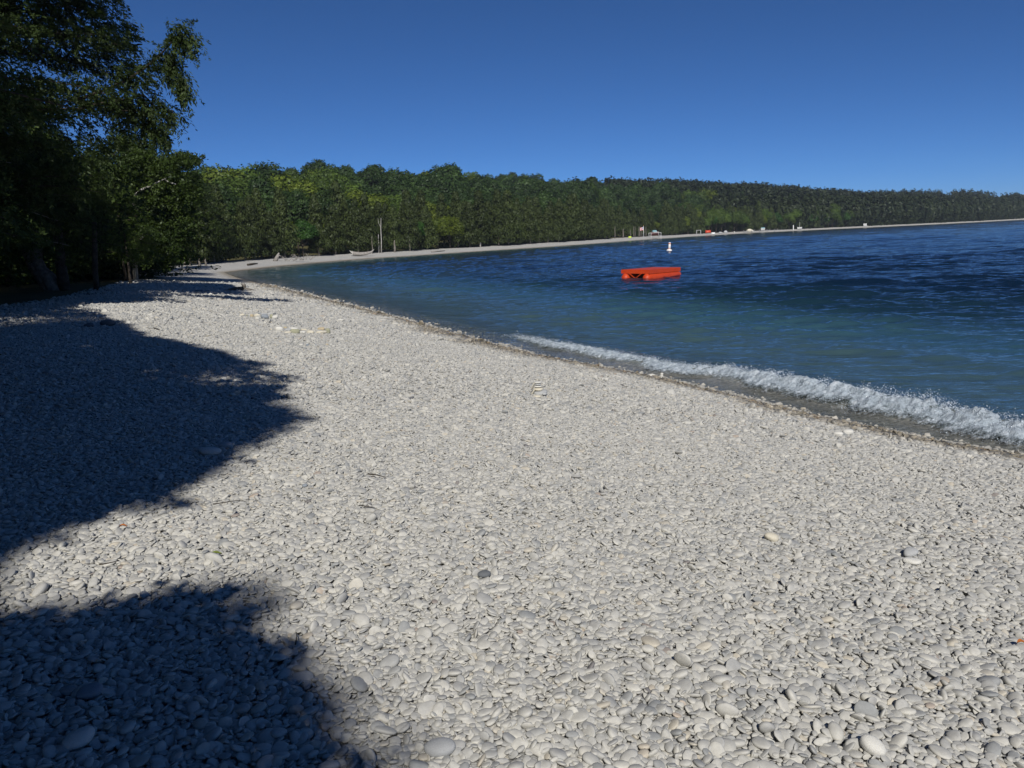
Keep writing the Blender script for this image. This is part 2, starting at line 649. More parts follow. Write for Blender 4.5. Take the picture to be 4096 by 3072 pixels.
att = smooth(depth, 0.05, 1.5) * 0.88 + 0.10
WZ *= att * np.clip(patch, 0.35, 1.5)
dc, tcr = seg_dist(X, Y, crest)
_, s_c = seg_dist(X, Y, shore)
# signed distance to crest line: positive = shoreward
cx = np.array([c[0] for c in crest]); cy = np.array([c[1] for c in crest])
dsh, _ = seg_dist(X, Y, shore)
dsh_c = np.interp(tcr, np.cumsum([0] + [math.dist(a, b) for a, b in zip(crest[:-1], crest[1:])]), seg_dist(cx, cy, shore)[0])
side = np.where(dsh < dsh_c, 1.0, -1.0)
dsg = dc * side
near_ = dc < 3
ridge = np.where(dsg > 0, np.exp(-(dsg / 0.28) ** 2), np.exp(-(dsg / 0.75) ** 2))
WZ += near_ * ridge * crest_amp(tcr)
# a low swell line further out, and a trough before the breaker
WZ += np.exp(-((dsg + 4.2 + 0.8 * vnoise(tcr * 0.2, tcr * 0)) / 0.45) ** 2) * 0.075 * smooth(tcr, 2, 9)
WZ += np.exp(-((dsg + 7.8 + 1.0 * vnoise(tcr * 0.15, tcr * 0 + 9)) / 0.5) ** 2) * 0.085 * smooth(tcr, 2, 9)
milkv = near_ * np.exp(-((dsg - 0.42) / 0.62) ** 2) * smooth(tcr, 0.3, 3) * np.clip(crest_amp(tcr) / 0.12, 0, 1) * 1.1
keepv = Zg < 0.16
keepf = keepv[F].any(axis=1)
F = F[keepf]
used = np.zeros(len(X), bool); used[F.ravel()] = True
idx = np.cumsum(used) - 1
V = np.stack([X, Y, WZ + 0.004], -1)[used]
F = idx[F]
dd = depth[used] + np.clip(WZ[used], 0, 1) * 0.6
lake = obj("lake_water", mesh_np("lake_water", V, F, water_mat(), True, {"depth": dd, "milk": milkv[used]}))
lake["kind"] = "structure"

# ------------------------------------------------------------------ foam of the breaker


def foam_mat():
    m, n = mat_new("foam")
    out = N(n, "ShaderNodeOutputMaterial")
    geo = N(n, "ShaderNodeNewGeometry")
    edge = N(n, "ShaderNodeAttribute", attribute_name="edge").outputs["Fac"]
    n1 = noise(n, 9.0, 6, 0.7, geo.outputs["Position"], 0.5)
    n2 = noise(n, 60.0, 3, 0.6, geo.outputs["Position"])
    c = ramp(n, n1.outputs[0], [(0.30, (0.30, 0.36, 0.41)), (0.52, (0.44, 0.51, 0.57)), (0.72, (0.70, 0.75, 0.80))])
    b = N(n, "ShaderNodeBsdfPrincipled")
    L(n, c.outputs[0], b.inputs["Base Color"])
    b.inputs["Roughness"].default_value = 0.35
    bp = N(n, "ShaderNodeBump"); bp.inputs["Strength"].default_value = 1.0; bp.inputs["Distance"].default_value = 0.03
    L(n, n2.outputs[0], bp.inputs["Height"]); L(n, bp.outputs[0], b.inputs["Normal"])
    tr = N(n, "ShaderNodeBsdfTransparent")
    a = math_(n, 'ADD', edge, math_(n, 'MULTIPLY', math_(n, 'SUBTRACT', n1.outputs[0], 0.5), 1.6))
    n4 = noise(n, 34.0, 5, 0.75, geo.outputs["Position"])
    a = math_(n, 'ADD', a, math_(n, 'MULTIPLY', math_(n, 'SUBTRACT', n4.outputs[0], 0.5), 1.5))
    a = math_(n, 'MULTIPLY', math_(n, 'SUBTRACT', a, 0.26), 1.7, True)
    mx = N(n, "ShaderNodeMixShader")
    L(n, a, mx.inputs[0]); L(n, tr.outputs[0], mx.inputs[1]); L(n, b.outputs[0], mx.inputs[2])
    L(n, mx.outputs[0], out.inputs[0])
    return m


M_foam = foam_mat()
cum = np.cumsum([0] + [math.dist(a, b) for a, b in zip(crest[:-1], crest[1:])])


def crest_pt(t):
    x = np.interp(t, cum, cx); y = np.interp(t, cum, cy)
    e = 0.15
    dx = np.interp(t + e, cum, cx) - np.interp(t - e, cum, cx)
    dy = np.interp(t + e, cum, cy) - np.interp(t - e, cum, cy)
    l = np.hypot(dx, dy) + 1e-9
    nx, ny = dy / l, -dx / l     # one normal
    zz, s1 = height(x + nx * 0.5, y + ny * 0.5); zz, s0 = height(x, y)
    sg = np.where(s1 > s0, 1.0, -1.0)
    return x, y, nx * sg, ny * sg


nt_, nv_ = 2600, 46
T = np.linspace(0, crest_len, nt_)
U = np.linspace(-0.20, 1.0, nv_)
TT, UU = np.meshgrid(T, U, indexing='ij')
bx, by, nx, ny = crest_pt(T)
# smooth normals along the line
ker = np.ones(81) / 81
nx = np.convolve(np.pad(nx, 40, mode='edge'), ker, 'valid'); ny = np.convolve(np.pad(ny, 40, mode='edge'), ker, 'valid')
am = crest_amp(T)
wid = (0.22 + 2.5 * am) * (1 + 0.7 * fbm(T * 0.9, T * 0 + 2, 3))
off = np.where(UU < 0, UU * 1.0, UU * wid[:, None])
PX = bx[:, None] + nx[:, None] * off + 0.05 * vnoise(TT * 6, UU * 6)
PY = by[:, None] + ny[:, None] * off
prof = np.where(UU < 0, np.exp(-(UU / 0.16) ** 2), (1 - np.clip(UU, 0, 1) ** 1.3))
lum = fbm(PX * 7 + 3, PY * 7, 4)
PZ = am[:, None] * 1.12 * prof * (1 + 0.45 * lum) + 0.014 + 0.03 * fbm(PX * 17, PY * 17, 3)
edge = np.clip(np.minimum((UU + 0.20) / 0.16, (1 - UU) / 0.55), 0, 1) * np.clip(am[:, None] / 0.10, 0.15, 1)
# darker glassy hollows in the face of the wave
hol = smooth(fbm(TT * 0.9 + 4.2, UU * 1.2 + 1, 2), 0.28, 0.55) * smooth(UU, 0.2, 0.45) * (1 - smooth(UU, 0.7, 0.95))
edge = edge * (1 - 0.75 * hol)
i = np.arange(nt_ - 1)[:, None] * nv_ + np.arange(nv_ - 1)[None, :]
F = np.stack([i, i + 1, i + nv_ + 1, i + nv_], -1).reshape(-1, 4)
foam = obj("breaking_wave_foam", mesh_np("foam", np.stack([PX, PY, PZ], -1).reshape(-1, 3), F, M_foam, True, {"edge": edge.ravel()}))
foam["kind"] = "stuff"
foam["label"] = "white foam of the small wave breaking along the near shore"


# ------------------------------------------------------------------ instancing on points (pebbles, spray)
def stone_mesh(name, seed, sub=2, mat=None, ex=2.6, lump=0.10):
    import bmesh
    rg = random.Random(seed)
    bm = bmesh.new()
    bmesh.ops.create_icosphere(bm, subdivisions=sub, radius=1.0)
    ph = [(Vector((rg.gauss(0, 1), rg.gauss(0, 1), rg.gauss(0, 1) * 0.5)), rg.uniform(0, 6.28)) for _ in range(4)]
    e = ex * rg.uniform(0.85, 1.15)
    for v in bm.verts:
        c = v.co
        rxy = math.hypot(c.x, c.y)
        # squash into a rounded disc
        k = (abs(rxy) ** e + abs(c.z) ** e) ** (-1 / e)
        q = c * k
        s = 1 + sum(lump * math.sin(1.6 * a.dot(c) + b) for a, b in ph) * 0.7
        v.co = Vector((q.x * s, q.y * s, q.z * (1 + (s - 1) * 0.4)))
    me = bpy.data.meshes.new(name)
    bm.to_mesh(me); bm.free()
    me.polygons.foreach_set("use_smooth", [True] * len(me.polygons))
    me.materials.append(mat or M_peb)
    return me


def point_cloud_obj(name, P, rot, scl, idx, protos, extra, label=None):
    me = bpy.data.meshes.new(name)
    me.vertices.add(len(P))
    me.vertices.foreach_set("co", np.ascontiguousarray(P, np.float32).ravel())
    for nm, arr in (("rot", rot), ("scl", scl)):
        a = me.attributes.new(nm, 'FLOAT_VECTOR', 'POINT')
        a.data.foreach_set("vector", np.ascontiguousarray(arr, np.float32).ravel())
    a = me.attributes.new("idx", 'INT', 'POINT'); a.data.foreach_set("value", np.ascontiguousarray(idx, np.int32))
    for k, v in extra.items():
        a = me.attributes.new(k, 'FLOAT', 'POINT'); a.data.foreach_set("value", np.ascontiguousarray(v, np.float32))
    pc = bpy.data.collections.new(name + "_shapes")
    for k, pm in enumerate(protos):
        pc.objects.link(bpy.data.objects.new("%s_shape_%02d" % (name, k), pm))
    ng = bpy.data.node_groups.new(name + "_scatter", 'GeometryNodeTree')
    ng.interface.new_socket("Geometry", in_out='INPUT', socket_type='NodeSocketGeometry')
    ng.interface.new_socket("Geometry", in_out='OUTPUT', socket_type='NodeSocketGeometry')
    gi = ng.nodes.new("NodeGroupInput"); go = ng.nodes.new("NodeGroupOutput")
    ip = ng.nodes.new("GeometryNodeInstanceOnPoints")
    ci = ng.nodes.new("GeometryNodeCollectionInfo")
    ci.inputs["Collection"].default_value = pc
    ci.inputs["Separate Children"].default_value = True
    ci.inputs["Reset Children"].default_value = True

    def nat(nm, t):
        q = ng.nodes.new("GeometryNodeInputNamedAttribute"); q.data_type = t
        q.inputs[0].default_value = nm
        return [s for s in q.outputs if s.enabled and s.name == 'Attribute'][0]
    e2r = ng.nodes.new("FunctionNodeEulerToRotation")
    ng.links.new(nat("rot", 'FLOAT_VECTOR'), e2r.inputs[0])
    ng.links.new(gi.outputs[0], ip.inputs["Points"])
    ng.links.new(ci.outputs[0], ip.inputs["Instance"])
    ip.inputs["Pick Instance"].default_value = True
    ng.links.new(nat("idx", 'INT'), ip.inputs["Instance Index"])
    ng.links.new(e2r.outputs[0], ip.inputs["Rotation"])
    ng.links.new(nat("scl", 'FLOAT_VECTOR'), ip.inputs["Scale"])
    ng.links.new(ip.outputs[0], go.inputs[0])
    o = obj(name, me)
    md = o.modifiers.new("scatter", 'NODES'); md.node_group = ng
    o["kind"] = "stuff"
    if label:
        o["label"] = label
    return o


protos = [stone_mesh("stone_shape", 20 + k, 2) for k in range(9)]
protos_lo = [stone_mesh("stone_shape_far", 40 + k, 1) for k in range(5)]


def pebble_layer(cell, r0_, r1_, lift, a_mean, a_sig, seed, upright=0.06, lo=False, keep=1.0, up_sig=0.30):
    rg = np.random.default_rng(seed)
    half = math.tan(R(41))
    xs = np.arange(-r1_, r1_, cell); ys = np.arange(0.2, r1_, cell)
    GX, GY = np.meshgrid(xs, ys)
    GX = GX + (np.arange(len(ys))[:, None] % 2) * cell * 0.5
    GX = GX.ravel(); GY = GY.ravel()
    m = (np.abs(GX) < GY * half * 0.92 + 1.3)
    GX, GY = GX[m], GY[m]
    GX = GX + rg.uniform(-0.5, 0.5, len(GX)) * cell * 1.15; GY = GY + rg.uniform(-0.5, 0.5, len(GY)) * cell * 1.15
    d = np.hypot(GX, GY)
    m = (d >= r0_) & (d < r1_)
    if keep < 1:
        m &= rg.random(len(d)) < keep
    GX, GY = GX[m], GY[m]
    z, s = height(GX, GY)
    so = soil_at(GX, GY, s)
    m = (s > -2.2) & (so < 0.75 * rg.random(len(so)) + 0.25)
    GX, GY, z, s = GX[m], GY[m], z[m], s[m]
    n = len(GX)
    a = a_mean * np.exp(a_sig * rg.normal(0, 1, n)) * (1 + 0.35 * np.exp(-((s - 0.4) / 1.2) ** 2))
    a = np.clip(a, a_mean * 0.45, a_mean * 2.3)
    b = a * rg.uniform(0.6, 0.95, n)
    c = a * rg.uniform(0.22, 0.48, n)
    tx = rg.normal(0, up_sig, n); ty = rg.normal(0, up_sig, n)
    up = rg.random(n) < upright
    tx = np.where(up, rg.uniform(0.7, 1.4, n) * rg.choice([-1, 1], n), tx)
    rz = rg.uniform(0, 6.283, n)
    wet = np.exp(-((s - 0.10) / (np.interp(GY, [5, 14, 40], [0.55, 0.5, 0.85]) * (1 + 1.1 * fbm(GX * 0.7 + 3, GY * 0.7, 2)))) ** 2)
    wet = np.clip(wet * 1.25 + 0.6 * vnoise(GX * 0.8, GY * 0.8) * (np.abs(s) < 1.4), 0, 1)
    wet = np.where(s < 0, 0.35, wet)
    tone = rg.random(n)
    tone = np.where((tone > 0.985) & (rg.random(n) < 0.6), 0.5, tone)
    lump = 0.006 * fbm(GX * 9, GY * 9, 2)
    P = np.stack([GX, GY, z + lift + lump + rg.normal(0, 0.003, n) + np.where(up, a * 0.25, 0)], -1)
    return P, np.stack([tx, ty, rz], -1), np.stack([a, b, c], -1), tone, wet


def add_pebbles(name, layers, protos_, label):
    P = np.vstack([l[0] for l in layers]); ro = np.vstack([l[1] for l in layers]); sc_ = np.vstack([l[2] for l in layers])
    to = np.concatenate([l[3] for l in layers]); we = np.concatenate([l[4] for l in layers])
    ix = rng.integers(0, len(protos_), len(P))
    print(name, len(P))
    return point_cloud_obj(name, P, ro, sc_, ix, protos_, {"tone": to, "wet": we}, label)


add_pebbles("beach_pebbles", [
    pebble_layer(0.0215, 0.2, 9, 0.000, 0.0148, 0.26, 1, 0.07, up_sig=0.31),
    pebble_layer(0.036, 0.2, 9, 0.0075, 0.0180, 0.30, 2, 0.06, up_sig=0.31),
    pebble_layer(0.15, 0.2, 9, 0.012, 0.0265, 0.22, 3, 0.03, up_sig=0.28),
], protos, "flat rounded white and grey limestone pebbles covering the near beach")
add_pebbles("beach_pebbles", [
    pebble_layer(0.0275, 9, 20, 0.000, 0.0188, 0.28, 4, 0.09, up_sig=0.31),
    pebble_layer(0.052, 9, 20, 0.009, 0.026, 0.30, 5, 0.08, up_sig=0.31),
    pebble_layer(0.25, 9, 20, 0.016, 0.038, 0.22, 6, 0.03),
    pebble_layer(0.060, 20, 34, 0.004, 0.038, 0.28, 7, 0.10),
    pebble_layer(0.11, 34, 60, 0.004, 0.062, 0.3, 8, 0.10),
    pebble_layer(0.6, 20, 60, 0.010, 0.09, 0.25, 9, 0.05),
], protos_lo, "pale limestone pebbles covering the beach further along the shore")


# spray: small drops and froth beads thrown up by the breaking wave
def bead_mat():
    m, n = mat_new("spray_drops")
    out = N(n, "ShaderNodeOutputMaterial")
    b = N(n, "ShaderNodeBsdfPrincipled")
    b.inputs["Base Color"].default_value = (0.58, 0.65, 0.73, 1)
    b.inputs["Roughness"].default_value = 0.12
    b.inputs["Specular IOR Level"].default_value = 0.7
    L(n, b.outputs[0], out.inputs[0])
    return m


def spray():
    rg = np.random.default_rng(21)
    n = 26000
    t = rg.uniform(0, crest_len, n * 2)
    a = crest_amp(t)
    k = rg.random(len(t)) < a / 0.19
    t = t[k][:n]; n = len(t)
    a = crest_amp(t)
    x, y, nx_, ny_ = crest_pt(t)
    u = np.clip(rg.beta(1.3, 2.2, n), 0, 1)
    w_ = (0.22 + 2.5 * a) * (1 + 0.7 * fbm(t * 0.9, t * 0 + 2, 3))
    o = -0.12 + u * w_ * 0.9 + rg.normal(0, 0.06, n)
    h = a * 1.15 * (1 - u ** 1.3) * (1 + 0.5 * fbm(t * 4, u * 3, 3)) + np.abs(rg.normal(0, 0.028, n)) * (1 + 1.5 * (rg.random(n) < 0.05))
    jet = (fbm(t * 3.1, t * 0 + 7, 3) > 0.35) & (rg.random(n) < 0.5)
    h = h + np.where(jet, rg.uniform(0, 0.10, n) * (1 - u), 0)
    P = np.stack([x + nx_ * o, y + ny_ * o, np.maximum(h, 0.01)], -1)
    r = np.clip(0.0036 * np.exp(0.40 * rg.normal(0, 1, n)), 0.0015, 0.012)
    scl = np.stack([r * rg.uniform(0.7, 1.6, n), r, r * rg.uniform(0.8, 1.6, n)], -1)
    rot = rg.uniform(0, 6.28, (n, 3))
    bead = stone_mesh("bead", 5, 1, bead_mat(), 2.1, 0.05)
    o_ = point_cloud_obj("spray_drops", P, rot, scl, np.zeros(n), [bead], {}, "white drops and froth thrown up along the breaking wave")


spray()

# ------------------------------------------------------------------ foliage helpers
bark_grey = simple_mat("bark_grey", (0.10, 0.085, 0.07), (0.26, 0.24, 0.21), 6, 0.9, 0.8, 14, 0.05, 0.1)
bark_dark = simple_mat("bark_dark", (0.035, 0.028, 0.022), (0.10, 0.085, 0.07), 6, 0.9, 0.8, 14, 0.05, 0.1)
bark_white = simple_mat("bark_white", (0.30, 0.28, 0.26), (0.58, 0.56, 0.52), 5, 0.8, 0.4, 14, 0.02, 0.2)
drift_mat = simple_mat("driftwood_grey", (0.18, 0.165, 0.15), (0.38, 0.36, 0.33), 5, 0.85, 0.6, 18, 0.03, 0.15)
F_cedar_near = foliage_mat("cedar_foliage_near", (0.014, 0.026, 0.008), (0.060, 0.092, 0.024), 0.30)
F_leaf_near = foliage_mat("leaf_foliage_near", (0.020, 0.040, 0.009), (0.082, 0.125, 0.024), 0.35)
F_cedar = foliage_mat("cedar_foliage", (0.022, 0.034, 0.009), (0.068, 0.090, 0.024), 0.15)
F_dark = foliage_mat("broadleaf_dark", (0.014, 0.031, 0.009), (0.055, 0.098, 0.022), 0.2)
F_mid = foliage_mat("broadleaf_mid", (0.022, 0.045, 0.009), (0.092, 0.145, 0.021), 0.2)
F_yel = foliage_mat("broadleaf_yellow_green", (0.040, 0.066, 0.008), (0.145, 0.185, 0.019), 0.2)
F_gold = foliage_mat("broadleaf_golden", (0.06, 0.06, 0.009), (0.24, 0.17, 0.024), 0.2)
F_bright = foliage_mat("broadleaf_bright_green", (0.015, 0.045, 0.007), (0.06, 0.15, 0.018), 0.2)


def unit(v):
    return v / (np.linalg.norm(v, axis=-1, keepdims=True) + 1e-9)


def quads(P, Nn, sz, el, rg, up=None):
    """leaf-sized pointed quads at P facing about Nn"""
    n = len(P)
    if up is None:
        t = rg.normal(0, 1, (n, 3))
    else:
        t = up + rg.normal(0, 0.35, (n, 3))
    t = unit(t - (t * Nn).sum(1, keepdims=True) * Nn)
    b = np.cross(Nn, t)
    sz = np.asarray(sz).reshape(-1, 1) * np.ones((n, 1))
    a = t * sz * el; c = b * sz
    V = np.stack([P - a, P - a * 0.05 + c * 0.55, P + a, P - a * 0.05 - c * 0.55], 1).reshape(-1, 3)
    F = np.arange(n * 4).reshape(-1, 4)
    return V, F


def lobe_crown(seed, lobes, nleaf, size, jit, mat, name, elz=1.0, up=None, el=1.0, flat=0.0):
    rg = np.random.default_rng(seed)
    C = np.array([l[0] for l in lobes]); Rd = np.array([l[1] for l in lobes])
    pr = Rd ** 2; pr = pr / pr.sum()
    k = rg.choice(len(lobes), nleaf, p=pr)
    d = unit(rg.normal(0, 1, (nleaf, 3)))
    d[:, 2] = np.where(d[:, 2] < -0.35, -d[:, 2], d[:, 2])
    rad = Rd[k] * (0.78 + 0.30 * rg.random(nleaf) ** 0.7) * (1 + 0.22 * np.sin(d[:, 0] * 7 + k) * np.sin(d[:, 1] * 6 + k * 2))
    P = C[k] + d * rad[:, None] * np.array([1, 1, elz])
    Nn = unit(d + rg.normal(0, jit, d.shape))
    V, F = quads(P, Nn, size * rg.uniform(0.6, 1.35, nleaf), el, rg, up)
    lt = rg.uniform(0.25, 0.75, len(lobes))
    tone = np.clip(lt[k] + rg.normal(0, 0.18, nleaf), 0, 1)
    return mesh_np(name, V, F, mat, False, {"tone": np.repeat(tone, 4)})


def broad_lobes(rg, Ht, Rc, base, n=34, top=1.0):
    out = []
    cz = base + (Ht - base) * 0.52
    hzr = (Ht - base) * 0.5
    for i in range(n):
        d = unit(rg.normal(0, 1, 3))
        if d[2] < -0.3:
            d[2] *= -0.5
        q = rg.uniform(0.55, 0.8)
        c = np.array([d[0] * Rc * q, d[1] * Rc * q, cz + d[2] * hzr * q])
        out.append((c, Rc * rg.uniform(0.34, 0.52)))
    out.append((np.array([0, 0, cz]), Rc * 0.62))
    return out


def cedar_lobes(rg, Ht, Rc, base, n=70, pw=1.35):
    out = []
    for i in range(n):
        t = rg.random() ** 0.85
        z = base + (Ht - base) * t
        r = Rc * (1 - t ** pw) * rg.uniform(0.62, 0.9) * (0.72 + 0.28 * min(1, t * 7))
        a = rg.uniform(0, 6.283)
        out.append((np.array([r * math.cos(a), r * math.sin(a), z]), Rc * (0.20 + 0.13 * (1 - t)) * rg.uniform(0.8, 1.2)))
    for t in np.linspace(0.03, 0.96, 9):
        out.append((np.array([0, 0, base + (Ht - base) * t]), max(0.25, Rc * 0.66 * (1 - t ** pw))))
    return out


def trunk_mesh(name, pts, r0_, r1_, mat, limbs=(), wob=0.15, n=8):
    mb = MB()
    k = len(pts)
    mb.tube(pts, [r0_ + (r1_ - r0_) * i / (k - 1) for i in range(k)], n, True, wob)
    for p, ra, rb in limbs:
        kk = len(p)
        mb.tube(p, [ra + (rb - ra) * i / (kk - 1) for i in range(kk)], 5, True, wob)
    me = bpy.data.meshes.new(name)
    me.from_pydata([tuple(p) for p in mb.v], [], mb.f)
    me.materials.append(mat)
    me.polygons.foreach_set("use_smooth", [True] * len(me.polygons))
    me.update()
    return me


def tree_obj(name, trunk, crown, loc, rz, sc_, label, cat, group, rx=0.0):
    t = empty(name, loc, rz)
    t.rotation_euler = (rx, 0, rz)
    t.scale = sc_ if hasattr(sc_, '__len__') else (sc_, sc_, sc_)
    obj("trunk", trunk, t)
    if crown is not None:
        obj("crown", crown, t)
    return tag(t, label, cat, group)


# far tree shapes
rgt = np.random.default_rng(5)
cedar_sh = []
for k in range(6):
    Ht = rgt.uniform(9.5, 11.5); Rc = rgt.uniform(2.1, 2.9)
    lb = cedar_lobes(rgt, Ht, Rc, 1.1, 70, rgt.uniform(1.2, 1.9))
    cr_m = lobe_crown(100 + k, lb, 9500, 0.17, 0.38, F_cedar, "cedar_crown", 1.25, np.array([0, 0, 1.0]), 1.3)
    tr_m = trunk_mesh("cedar_trunk", [(0, 0, -0.5), (0.05, 0, 2), (0.0, 0.05, Ht * 0.6), (0, 0, Ht * 0.93)], 0.22, 0.05, bark_grey)
    cedar_sh.append((tr_m, cr_m, Ht))
broad_sh = {}
for key, mat in (("dark", F_dark), ("mid", F_mid), ("yellow", F_yel), ("gold", F_gold), ("bright", F_bright)):
    L_ = []
    for k in range(4 if key in ("dark", "mid") else 3):
        Ht = rgt.uniform(11.5, 14); Rc = rgt.uniform(4.0, 5.2)
        lb = broad_lobes(rgt, Ht, Rc, 1.3, 22)
        cr_m = lobe_crown(200 + k + 17 * len(key), lb, 10500, 0.26, 0.34, mat, "broadleaf_crown")
        limbs = []
        for q in range(6):
            a = rgt.uniform(0, 6.28); h0 = rgt.uniform(2.5, 5)
            limbs.append(([(0, 0, h0), (math.cos(a) * 1.4, math.sin(a) * 1.4, h0 + 1.6), (math.cos(a) * 2.8, math.sin(a) * 2.8, h0 + 4)], 0.12, 0.03))
        tr_m = trunk_mesh("broadleaf_trunk", [(0, 0, -0.6), (0.1, 0, 3), (0, 0.1, Ht * 0.8)], 0.26, 0.06, bark_dark, limbs)
        L_.append((tr_m, cr_m, Ht))
    broad_sh[key] = L_
# spiky dark conifer
con_sh = []
for k in range(2):
    lb = cedar_lobes(rgt, 15, 2.4, 1.5, 60, 0.9)
    con_sh.append((trunk_mesh("conifer_trunk", [(0, 0, -0.5), (0, 0, 14.6)], 0.22, 0.03, bark_dark),
                   lobe_crown(300 + k, lb, 7000, 0.22, 0.5, F_dark, "conifer_crown", 0.8), 15))

LAB = {
    "dark": ("broadleaf_tree", "dark green round-crowned broadleaf tree packed among others on the far hillside", "dark broadleaf trees on the hillside"),
    "mid": ("broadleaf_tree", "mid green round-crowned broadleaf tree packed among others on the far hillside", "green broadleaf trees on the hillside"),
    "yellow": ("broadleaf_tree", "yellow-green broadleaf tree standing out among darker crowns on the far hillside", "yellow-green trees on the hillside"),
    "gold": ("broadleaf_tree", "golden-brown tinged broadleaf tree turning to autumn colour on the far hillside", "golden trees on the hillside"),
    "bright": ("broadleaf_tree", "fresh bright green broadleaf tree between the olive cedars and the hillside", "bright green trees by the cedars"),
}


def put_far(kind, x, y, sc_, rg, label=None, group=None, dz=0.0):
    if kind == "cedar":
        sh = cedar_sh[rg.integers(len(cedar_sh))]; nm = "cedar_tree"
        lab, grp = label or "olive green cone-shaped cedar in the dense row above the far white beach", group or "cedars along the far shore"
    elif kind == "conifer":
        sh = con_sh[rg.integers(len(con_sh))]; nm = "conifer_tree"
        lab, grp = label or "slim dark conifer poking above the broadleaf crowns on the skyline", group or "conifers on the skyline"
    else:
        sh = broad_sh[kind][rg.integers(len(broad_sh[kind]))]
        nm, lab, grp = LAB[kind]
        lab = label or lab; grp = group or grp
    s3 = (sc_ * rg.uniform(0.9, 1.12), sc_ * rg.uniform(0.9, 1.12), sc_ * rg.uniform(0.94, 1.08))
    return tree_obj(nm, sh[0], sh[1], (x, y, hz(x, y) + dz - 0.1), rg.uniform(0, 6.28), s3, lab, "tree", grp)


# --- cedars along the far shore: walk the shoreline
far_line = [s for s in shore[len(pre) + NEAR_N:-1]]
FL = np.array(far_line)


def along(line, step, jitter, rg):
    pts = []
    acc = 0.0
    nxt = 0.0
    for a, b in zip(line[:-1], line[1:]):
        a = np.array(a); b = np.array(b)
        Ls = np.linalg.norm(b - a)
        t = (b - a) / Ls
        nrm = np.array([-t[1], t[0]])
        while nxt < acc + Ls:
            p = a + t * (nxt - acc)
            pts.append((p, nrm, nxt))
            nxt += step * rg.uniform(1 - jitter, 1 + jitter)
        acc += Ls
    return pts


rf = np.random.default_rng(31)
gap_px = [(608, 664)]        # open stand with bare trunks and a lawn behind the beach
n_ced = 0
for p, nrm, t in along(far_line, 3.4, 0.25, rf):
    for row in range(2):
        off = (9.5 if row == 0 else 14.0) + rf.uniform(-0.8, 1.2)
        q = p + nrm * off + rf.uniform(-0.8, 0.8, 2)
        pxx = proj([q[0], q[1], 2])[0]
        if pxx < 178 or pxx > 850:
            continue
        if gap_px[0][0] < pxx < gap_px[0][1] and row == 0:
            continue
        if row == 1 and rf.random() < 0.3:
            continue
        ds = np.hypot(*q)
        sc_ = rf.uniform(0.78, 1.12) * np.interp(ds, [80, 120, 150, 200, 320], [0.72, 0.84, 0.92, 0.98, 1.0])
        u = rf.random()
        kind = "cedar"
        if u > 0.90 and row == 0:
            kind = "bright"; sc_ *= 0.62
        elif u > 0.86:
            kind = "yellow"; sc_ *= 0.55
        elif row == 0 and pxx > 700 and u > 0.5:
            kind = "mid"; sc_ *= 0.75
        lab = grp = None
        if kind in ("yellow", "mid", "bright"):
            lab = {"bright": "small fresh green tree filling a gap in the row of shore cedars", "yellow": "small yellow-green broadleaf tree tucked in the row of shore cedars", "mid": "green broadleaf tree in the front row above the far beach"}[kind]
            grp = {"bright": "small fresh green shore trees", "yellow": "small yellow-green shore trees", "mid": "broadleaf trees in the shore row"}[kind]
        put_far(kind, q[0], q[1], sc_, rf, lab, grp)
        n_ced += 1
print("shore trees", n_ced)

# --- hillside broadleaf trees, denser where they show
n_hill = 0
cand = []
placed = []
tries = 0
_az = np.radians(rf.uniform(-25, 23, 60000)); _rr = rf.uniform(95, 430, 60000)
_HX, _HY = _rr * np.sin(_az), _rr * np.cos(_az)
_, _HS = height(_HX, _HY)
while n_hill < 290 and tries < 60000:
    x, y, s = float(_HX[tries]), float(_HY[tries]), float(_HS[tries])
    tries += 1
    if s < 17.5 or s > 190:
        continue
    mind = 7.0 + 3.5 * (s > 90) + 4 * (s > 150)
    ok = True
    for (a, b) in placed:
        if (a - x) ** 2 + (b - y) ** 2 < mind * mind:
            ok = False; break
    if not ok:
        continue
    placed.append((x, y))
    v = fbm(np.array([x / 60.0]), np.array([y / 60.0]), 2)[0] + rf.normal(0, 0.16)
    u = rf.random()
    if v > 0.24:
        kind = "yellow" if u < 0.75 else "gold"
    elif v > 0.02:
        kind = "mid"
    elif v > -0.08 and u < 0.35:
        kind = "bright"
    else:
        kind = "dark"
    lab = grp = None
    if kind == "bright":
        grp = "fresh green trees on the hillside"; lab = "fresh green rounded tree among dark ones on the far hillside"
    put_far(kind, x, y, rf.uniform(0.72, 0.95) if s < 40 else rf.uniform(0.95, 1.3), rf, lab, grp)
    n_hill += 1
print("hill trees", n_hill, tries)

# conifers on the skyline
for pxc, dist in ((345, 300), (578, 330), (592, 332), (640, 350), (705, 420), (742, 430), (790, 440)):
    q = at_dist(pxc, 200, dist)
    put_far("conifer", q[0], q[1], 1.12, rf)


